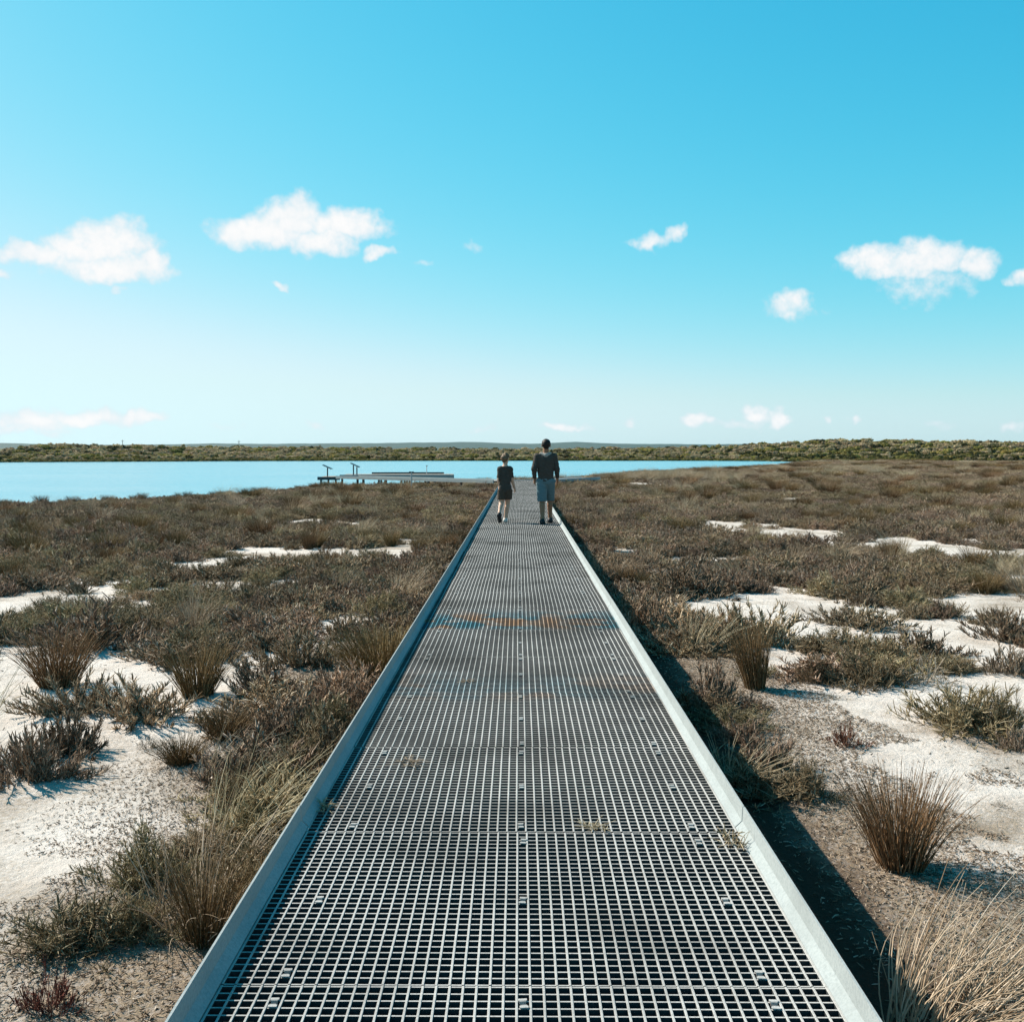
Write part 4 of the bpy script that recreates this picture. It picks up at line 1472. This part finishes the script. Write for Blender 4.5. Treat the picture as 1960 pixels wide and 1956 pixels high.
# ------------------------------------------------------------------ people
def sdf_mesh(prims, lo, hi, res, k=0.02, cut=None, wob=0.0, seed=0):
    """prims: (a, b, ra, rb, depth squash, sign); smooth union of tapered capsules -> one continuous closed surface"""
    lo = np.array(lo, float)
    n = np.ceil((np.array(hi) - lo) / res).astype(int) + 1
    F = np.full(n, 0.5)
    axs = [lo[i] + np.arange(n[i]) * res for i in range(3)]
    for (a, b, ra, rb, sq) in prims:
        a, b = np.array(a, float), np.array(b, float)
        m = max(ra, rb) * max(1, sq) + 4 * k + 2 * res
        s = []
        for i in range(3):
            l0 = int(max(0, math.floor((min(a[i], b[i]) - m - lo[i]) / res)))
            l1 = int(min(n[i], math.ceil((max(a[i], b[i]) + m - lo[i]) / res) + 1))
            s.append(slice(l0, max(l0, l1)))
        X, Y, Z = np.meshgrid(axs[0][s[0]], axs[1][s[1]], axs[2][s[2]], indexing='ij')
        if X.size == 0:
            continue
        ba = b - a
        L2 = ba @ ba + 1e-12
        t = np.clip(((X - a[0]) * ba[0] + (Y - a[1]) * ba[1] + (Z - a[2]) * ba[2]) / L2, 0, 1)
        dx = X - a[0] - t * ba[0]
        dy = (Y - a[1] - t * ba[1]) / sq
        dz = Z - a[2] - t * ba[2]
        d = np.sqrt(dx * dx + dy * dy + dz * dz) - (ra + (rb - ra) * t)
        f = F[s[0], s[1], s[2]]
        hh = np.clip(0.5 + 0.5 * (f - d) / k, 0, 1)
        F[s[0], s[1], s[2]] = f * (1 - hh) + d * hh - k * hh * (1 - hh)
    X, Y, Z = np.meshgrid(*axs, indexing='ij')
    if wob:
        F = F + wob * (np.sin(X * 31 + Z * 47 + seed) * np.sin(Y * 37 - Z * 23 + seed * 2) + 0.6 * np.sin(Z * 83 + X * 29 + seed) * np.sin(X * 61 - Z * 35))
    if cut is not None:
        F = np.maximum(F, cut(X, Y, Z))
    F[0], F[-1] = 0.1, 0.1
    F[:, 0], F[:, -1] = 0.1, 0.1
    F[:, :, 0], F[:, :, -1] = 0.1, 0.1
    ins = F < 0
    c = [ins[i:n[0] - 1 + i, j:n[1] - 1 + j, q:n[2] - 1 + q] for i in (0, 1) for j in (0, 1) for q in (0, 1)]
    tot = sum(x.astype(int) for x in c)
    act = (tot > 0) & (tot < 8)
    ci = np.argwhere(act)
    vid = -np.ones(act.shape, int)
    vid[act] = np.arange(len(ci))
    acc = np.zeros((len(ci), 3))
    cnt = np.zeros(len(ci))
    cor = [(i, j, q) for i in (0, 1) for j in (0, 1) for q in (0, 1)]
    for u in range(8):
        for w in range(u + 1, 8):
            A, B = np.array(cor[u]), np.array(cor[w])
            if np.abs(A - B).sum() != 1:
                continue
            fa = F[tuple((ci + A).T)]
            fb_ = F[tuple((ci + B).T)]
            cr = (fa < 0) != (fb_ < 0)
            t = np.where(cr, fa / (fa - fb_ + 1e-12), 0)
            acc += np.where(cr[:, None], A + (B - A) * t[:, None], 0)
            cnt += cr
    V = lo + (ci + acc / cnt[:, None]) * res
    faces = []
    for axn in range(3):
        o1, o2 = [(1, 2), (2, 0), (0, 1)][axn]
        sl0 = [slice(1, -1)] * 3
        sl0[axn] = slice(0, -1)
        sl1 = list(sl0)
        sl1[axn] = slice(1, None)
        f0, f1 = ins[tuple(sl0)], ins[tuple(sl1)]
        for flip in (False, True):
            e = np.argwhere((f0 & ~f1) if not flip else (~f0 & f1))
            if not len(e):
                continue
            off = np.ones(3, int)
            off[axn] = 0
            e = e + off
            d1 = np.zeros(3, int)
            d1[o1] = 1
            d2 = np.zeros(3, int)
            d2[o2] = 1
            q = [vid[tuple((e - d1 - d2).T)], vid[tuple((e - d2).T)], vid[tuple(e.T)], vid[tuple((e - d1).T)]]
            faces.append(np.stack(q if not flip else q[::-1], 1))
    Fc = np.concatenate(faces)
    return V, Fc[(Fc >= 0).all(1)]


def cloth(name, c1, c2, rough=0.9, scale=25):
    m, N, b = mat(name)
    g_ = N.n('ShaderNodeTexCoord')
    m.node_tree.links.new(N.mix(N.noise(g_.outputs['Object'], scale, 4, 0.6), c1, c2), b.inputs['Base Color'])
    b.inputs['Roughness'].default_value = rough
    b.inputs['Specular IOR Level'].default_value = 0.2
    return m


m_skin1 = cloth('tanned_skin', (0.20, 0.095, 0.052), (0.27, 0.135, 0.078), 0.55)
m_skin2 = cloth('fair_skin', (0.42, 0.26, 0.185), (0.50, 0.32, 0.235), 0.55)
m_hairm = cloth('dark_hair', (0.008, 0.006, 0.005), (0.018, 0.013, 0.011), 0.6, 90)
m_hairc = cloth('light_brown_hair', (0.06, 0.036, 0.02), (0.17, 0.11, 0.065), 0.6, 70)
m_jack = cloth('charcoal_jacket', (0.040, 0.034, 0.029), (0.065, 0.055, 0.047))
m_hood = cloth('grey_hood', (0.22, 0.21, 0.19), (0.30, 0.28, 0.26))
m_short = cloth('blue_shorts', (0.075, 0.125, 0.140), (0.10, 0.16, 0.18))
m_tee = cloth('charcoal_tee', (0.038, 0.032, 0.027), (0.060, 0.052, 0.044))
m_cshort = cloth('brown_shorts', (0.045, 0.034, 0.026), (0.07, 0.055, 0.042))
m_shoe = cloth('black_shoe', (0.012, 0.012, 0.013), (0.025, 0.025, 0.027), 0.6)
m_shoel = cloth('pale_shoe', (0.40, 0.37, 0.34), (0.55, 0.52, 0.48), 0.7)
m_eye = cloth('eye', (0.6, 0.6, 0.6), (0.65, 0.65, 0.65), 0.2)


def person(name, label, loc, H, J, mats, res=0.0075):
    """J: joint table for one figure (metres, +Y is the walking direction)"""
    root = empty(name, loc, 0)
    tag(root, label, 'person')
    s = H
    P_ = []

    def cap(a, b, ra, rb, sq=1.0):
        P_.append((a, b, ra, rb, sq))

    def lim(a, b, c, r0, r1, r2):
        cap(a, b, r0, r1)
        cap(b, c, r1, r2)
    head = np.array(J['head'])
    cap(J['pelvis'], J['waist'], J['w_hip'], J['w_waist'], 0.72)
    cap(J['waist'], J['chest'], J['w_waist'], J['w_chest'], 0.70)
    cap(J['shL'], J['shR'], 0.036 * s, 0.036 * s)
    for S in 'LR':
        cap(np.array(J['neck']) + np.array([0, -0.01, -0.02 * s]), J['sh' + S], 0.040 * s, 0.030 * s)
    cap(J['chest'], J['neck'], 0.06 * s, 0.034 * s)
    cap(J['neck'], head + np.array([0, -0.012, -0.03]) * s, 0.033 * s, 0.033 * s)
    f = np.array(J['face'])                       # unit vector the face looks along
    sd = np.array([f[1], -f[0], 0])
    cap(head + np.array([0, 0, 0.018]) * s - f * 0.008 * s, head + np.array([0, 0, 0.022]) * s + f * 0.006 * s, 0.048 * s, 0.046 * s)
    cap(head + np.array([0, 0, -0.012]) * s + f * 0.012 * s, head + np.array([0, 0, -0.040]) * s + f * 0.022 * s, 0.037 * s, 0.024 * s)
    cap(head + f * 0.050 * s + np.array([0, 0, 0.006]) * s, head + f * 0.062 * s + np.array([0, 0, -0.014]) * s, 0.007 * s, 0.0095 * s)
    cap(head + f * 0.047 * s + np.array([0, 0, -0.030]) * s - sd * 0.010 * s, head + f * 0.047 * s + np.array([0, 0, -0.030]) * s + sd * 0.010 * s, 0.0055 * s, 0.0055 * s)
    for q in (-1, 1):
        cap(head + sd * q * 0.047 * s + np.array([0, 0, 0.008]) * s, head + sd * q * 0.049 * s + np.array([0, 0, -0.010]) * s, 0.010 * s, 0.008 * s)
    ar = J.get('arm', 1.0)
    for S in 'LR':
        lim(J['sh' + S], J['el' + S], J['wr' + S], 0.036 * s * ar, 0.028 * s * ar, 0.018 * s * ar)
        lim(J['hip' + S], J['kn' + S], J['an' + S], 0.058 * s * ar, 0.036 * s * ar, 0.024 * s * ar)
        cap(np.array(J['kn' + S]) * 0.72 + np.array(J['an' + S]) * 0.28 + np.array([0, -0.012 * s, 0]), np.array(J['kn' + S]) * 0.5 + np.array(J['an' + S]) * 0.5 + np.array([0, -0.008 * s, 0]), 0.034 * s * ar, 0.028 * s * ar)
        cap(J['an' + S], J['to' + S], 0.026 * s, 0.018 * s)
        # hand: palm, four bent fingers, a thumb off the side of the palm
        wr, el_ = np.array(J['wr' + S]), np.array(J['el' + S])
        d = unit(wr - el_ + np.array([0, 0, -0.05]))
        fw = np.array([0.0, 1.0, 0.0])
        q = -1 if S == 'L' else 1
        inn = np.array([-q, 0.0, 0.0])
        pk = wr + d * 0.040 * s
        cap(wr + d * 0.010 * s, pk, 0.014 * s, 0.017 * s, 1.35)
        for fi, (off, ln) in enumerate(((0.016, 0.040), (0.0055, 0.046), (-0.0055, 0.043), (-0.016, 0.034))):
            k0 = pk + fw * off * s + d * 0.008 * s
            k1 = k0 + (d * 0.8 + inn * 0.35) * ln * 0.5 * s
            k2 = k1 + (d * 0.55 + inn * 0.75) * ln * 0.5 * s
            cap(k0, k1, 0.0052 * s, 0.0048 * s)
            cap(k1, k2, 0.0048 * s, 0.0040 * s)
        t0 = wr + d * 0.020 * s + fw * 0.016 * s
        t1 = t0 + (d * 0.6 + fw * 0.7) * 0.022 * s
        cap(t0, t1, 0.0065 * s, 0.0055 * s)
        cap(t1, t1 + d * 0.020 * s, 0.0055 * s, 0.0045 * s)
    ext = np.array([p[0] for p in P_] + [p[1] for p in P_])
    lo, hi = ext.min(0) - 0.12, ext.max(0) + 0.12
    V, Fc = sdf_mesh(P_, lo, hi, res, 0.012)
    link_mesh('body', V, Fc, mats['skin'], root, True)
    # clothes follow the body with a little slack
    up = [(J['pelvis'], J['waist'], J['w_hip'] + 0.012, J['w_waist'] + 0.022, 0.74), (J['waist'], J['chest'], J['w_waist'] + 0.022, J['w_chest'] + 0.020, 0.74),
          (J['shL'], J['shR'], 0.036 * s + 0.016, 0.036 * s + 0.016, 1.0)]
    for S in 'LR':
        up.append((np.array(J['neck']) + np.array([0, -0.01, -0.02 * s]), J['sh' + S], 0.040 * s + 0.010, 0.030 * s + 0.014, 1.0))
    for S in 'LR':
        up.append((J['sh' + S], J['el' + S], 0.033 * s * ar + 0.014, 0.028 * s * ar + 0.015, 1))
        if J['sleeve'] == 'long':
            w2 = np.array(J['el' + S]) * 0.25 + np.array(J['wr' + S]) * 0.75
            up.append((J['el' + S], w2, 0.028 * s * ar + 0.013, 0.018 * s * ar + 0.012, 1))
    pv_ = np.array(J['pelvis'])
    up.append((J['hipL'], J['hipR'], 0.058 * s * ar + 0.012, 0.058 * s * ar + 0.012, 0.95))
    up.append((pv_ - np.array([0, 0, 0.10 * s / 1.5]), pv_, J['w_hip'] + 0.012, J['w_hip'] + 0.013, 0.76))
    hem = J['hem']
    el_z = J.get('slv_z', -9)

    def cut_up(X, Y, Z):
        c = hem - Z
        nk = 0.062 * s - np.sqrt((X - J['neck'][0]) ** 2 + ((Y - J['neck'][1] + 0.0)) ** 2 + ((Z - J['neck'][2] - 0.022 * s)) ** 2)
        c = np.maximum(c, nk)
        if el_z > 0:
            c = np.maximum(c, np.where(np.abs(X - J['pelvis'][0]) > 0.135 * s / 1.48, el_z - Z, -1))
        return c
    V, Fc = sdf_mesh(up, lo, hi, res, 0.02, cut_up, 0.0038, 1)
    link_mesh(J['top_name'], V, Fc, mats['top'], root, True)
    lw = [(J['pelvis'], np.array(J['pelvis']) * 0.5 + np.array(J['waist']) * 0.5, J['w_hip'] + 0.010, J['w_waist'] + 0.012, 0.78)]
    for S in 'LR':
        kk = np.array(J['hip' + S]) * (1 - J['leg_t']) + np.array(J['kn' + S]) * J['leg_t']
        lw.append((J['hip' + S], kk, 0.058 * s * ar + 0.018, 0.040 * s * ar + 0.036, 1))
        lw.append((kk, np.array(J['kn' + S]), 0.040 * s * ar + 0.036, 0.040 * s * ar + 0.034, 1))
    V, Fc = sdf_mesh(lw, lo, hi, res, 0.018, lambda X, Y, Z: np.maximum(J['short_z'] - Z, Z - hem - 0.06), 0.0022, 5)
    link_mesh('shorts', V, Fc, mats['shorts'], root, True)
    hp = [(head + np.array([0, 0, 0.022]) * s - f * 0.014 * s, head + np.array([0, 0, 0.030]) * s + f * 0.004 * s, (0.053 + J['hair'] * 0.5) * s, (0.050 + J['hair']) * s, 1.0),
          (head + np.array([0, 0, 0.004]) * s - f * 0.022 * s, head + np.array([0, 0, -0.016]) * s - f * 0.024 * s, (0.044 + J['hair'] * 0.6) * s, 0.034 * s, 1.0)]

    def cut_hair(X, Y, Z):
        fx = (X - head[0]) * f[0] + (Y - head[1]) * f[1]
        zz = Z - head[2]
        return np.maximum(np.where(fx > -0.01 * s, (0.030 * s + np.maximum(fx, 0) * 0.25) - zz, -1) * 0.8, -0.052 * s - zz)
    V, Fc = sdf_mesh(hp, lo, hi, res * 0.8, 0.012, cut_hair, J['hairw'], 9)
    link_mesh('hair', V, Fc, mats['hair'], root, True)
    for q in (-1, 1):
        mb = MB()
        c = head + f * 0.0465 * s + sd * q * 0.018 * s + np.array([0, 0, 0.006]) * s
        mb.tube([c - f * 0.004 * s, c, c + f * 0.002 * s], [0.003 * s, 0.0055 * s, 0.003 * s], 6)
        mb.build('eye', m_eye, root)
    for S in 'LR':
        an, to = np.array(J['an' + S]), np.array(J['to' + S])
        ax_ = unit(to - an)
        heel = np.array(J['he' + S])
        sp = [(heel, to, 0.034 * s, 0.026 * s, 1.0), (heel + (an - heel) * 0.25, an * 0.75 + heel * 0.25, 0.033 * s, 0.030 * s, 1.0), (an * 0.5 + to * 0.5, to, 0.030 * s, 0.024 * s, 1.0)]
        pl = J.get('sole' + S, 0.0)
        V, Fc = sdf_mesh(sp, lo, hi, res * 0.8, 0.01, (lambda X, Y, Z: pl - Z))
        link_mesh('shoe', V, Fc, mats['shoe' + S], root, True)
    return root, lo, hi, res


man = dict(head=(0.01, 0.03, 1.665), face=(-0.05, 0.998), pelvis=(0, 0, 0.93), waist=(0, 0, 1.10), chest=(0, 0.01, 1.33), neck=(0, 0.01, 1.49),
           w_hip=0.150, w_waist=0.150, w_chest=0.175, shL=(-0.178, 0, 1.425), shR=(0.178, 0, 1.425), elL=(-0.245, -0.06, 1.17), elR=(0.240, 0.0, 1.16),
           wrL=(-0.235, 0.02, 0.94), wrR=(0.255, 0.10, 0.95), hipL=(-0.085, 0, 0.90), hipR=(0.085, 0, 0.90), knL=(-0.075, -0.03, 0.50), knR=(0.095, 0.20, 0.52),
           anL=(-0.070, -0.22, 0.085), anR=(0.105, 0.22, 0.09), toL=(-0.085, -0.05, 0.035), toR=(0.125, 0.38, 0.035), heL=(-0.068, -0.245, 0.04), heR=(0.103, 0.19, 0.04),
           sleeve='long', hem=0.90, short_z=0.475, leg_t=0.6, hair=0.004, hairw=0.0015, top_name='jacket')
d_m = CAM_Z * FPX / (1001.0 - VPY)
mx = (1044 - VPX) / FPX * d_m + cam.location.x
f2 = np.array(man['face'] + (0,))
man['face'] = f2 / np.linalg.norm(f2)
rootm, lo, hi, rs = person('person', 'taller walker in dark jacket and blue shorts, seen from behind', (mx, d_m - 0.15, 0.002), 1.76, man,
                           dict(skin=m_skin1, top=m_jack, shorts=m_short, hair=m_hairm, shoeL=m_shoe, shoeR=m_shoe))
V, Fc = sdf_mesh([((-0.10, -0.035, 1.495), (0, -0.085, 1.455), 0.030, 0.042, 1), ((0, -0.085, 1.455), (0.10, -0.035, 1.495), 0.042, 0.030, 1), ((-0.10, -0.02, 1.50), (-0.06, 0.07, 1.47), 0.026, 0.022, 1), ((0.10, -0.02, 1.50), (0.06, 0.07, 1.47), 0.026, 0.022, 1)], lo, hi, rs, 0.02, None, 0.002, 3)
link_mesh('hood', V, Fc, m_hood, rootm, True)

kid = dict(head=(0.005, 0.02, 1.365), face=(0.62, 0.78, 0), pelvis=(0, 0, 0.77), waist=(0, 0, 0.90), chest=(0.0, 0.01, 1.08), neck=(0.0, 0.01, 1.235),
           w_hip=0.104, w_waist=0.098, w_chest=0.106, shL=(-0.104, 0.0, 1.155), shR=(0.104, 0, 1.155), elL=(-0.135, -0.04, 0.945), elR=(0.145, 0.03, 0.935),
           wrL=(-0.125, 0.04, 0.765), wrR=(0.200, 0.10, 0.755), hipL=(-0.065, 0, 0.74), hipR=(0.065, 0, 0.74), knL=(-0.085, 0.02, 0.43), knR=(0.045, 0.13, 0.43),
           anL=(-0.125, -0.24, 0.20), anR=(0.000, 0.12, 0.075), toL=(-0.115, -0.20, 0.045), toR=(0.012, 0.25, 0.03), heL=(-0.125, -0.285, 0.185), heR=(-0.002, 0.095, 0.035),
           sleeve='short', slv_z=0.975, hem=0.665, short_z=0.50, leg_t=0.6, hair=0.016, hairw=0.007, top_name='tee_shirt', arm=0.94)
kid['face'] = np.array(kid['face']) / np.linalg.norm(kid['face'])
d_k = CAM_Z * FPX / (1000.0 - VPY)
kx = (967 - VPX) / FPX * d_k + cam.location.x
person('person', 'smaller walker in dark tee shirt and dark shorts, head turned right', (kx, d_k - 0.1, 0.002), 1.48, kid,
       dict(skin=m_skin2, top=m_tee, shorts=m_cshort, hair=m_hairc, shoeL=m_shoe, shoeR=m_shoel))

# tufts beyond the landing at the end of the boardwalk
for (x, y, k, w, h_, lab) in ((-0.3, T_Y + 3.0, 'straw', 1.3, 0.75, 'pale feathery tussock between the two walkers beyond the boardwalk end'),
                              (0.25, T_Y + 3.3, 'olive', 1.5, 0.5, 'round brown bush between the two walkers beyond the boardwalk end')):
    z = gz(x, y)
    o = share(NAMES[k], ME[k][1], None, (x, y, z), (0, 0, 1.0), (w, w, h_ / HREL[k]))
    tag(o, lab, 'tussock' if k == 'straw' else 'shrub')

# dry scraps lying on the grating and caught along the kerbs
scrap = to_mesh('dry_sprig', join([grass_part(950, N=14, spread=0.3, dirn=(0.2, 0.2), arch=0.9, rad=0.012, lens=(0.3, 0.7), lean=1.2), samphire_part(951, mains=12, per=5, twig=0.012, blen=(0.1, 0.2), curl=0.9, up=0.1)]), m_straw)
for (px, py, w, h_, lab) in ((772, 1447, 0.17, 0.05, 'pale yellowish dry sprig lying on the left half of the grating'), (1122, 1572, 0.13, 0.05, 'small straw scrap right of the centre line on the grating'),
                             (602, 1536, 0.14, 0.09, 'brown dry scrap caught against the left kerb'), (1392, 1600, 0.15, 0.22, 'thin dry stalks standing against the right kerb'),
                             (880, 1290, 0.12, 0.03, 'tiny straw scrap on the mid-distance grating')):
    x, y, z = at(px, py, 0.0)
    o = share('dry_sprig', scrap, None, (x, y, 0.004 if h_ < 0.2 else -0.01), (0, 0, px * 0.37), (w, w, h_))
    tag(o, lab, 'plant scrap')

# ------------------------------------------------------------------ haze
m_haze = bpy.data.materials.new('haze_air')
m_haze.use_nodes = True
hn_ = m_haze.node_tree
hn_.nodes.clear()
pv = hn_.nodes.new('ShaderNodeVolumePrincipled')
pv.inputs['Color'].default_value = (0.62, 0.86, 0.96, 1)
pv.inputs['Density'].default_value = 0.000016
pv.inputs['Anisotropy'].default_value = 0.25
ho = hn_.nodes.new('ShaderNodeOutputMaterial')
hn_.links.new(pv.outputs[0], ho.inputs['Volume'])
mb = MB()
mb.box(-8600, 8600, -300, 9100, -4.0, 72)
hz = mb.build('haze', m_haze)
tag(hz, 'thin pale sea haze over the plain', 'haze', kind='stuff')
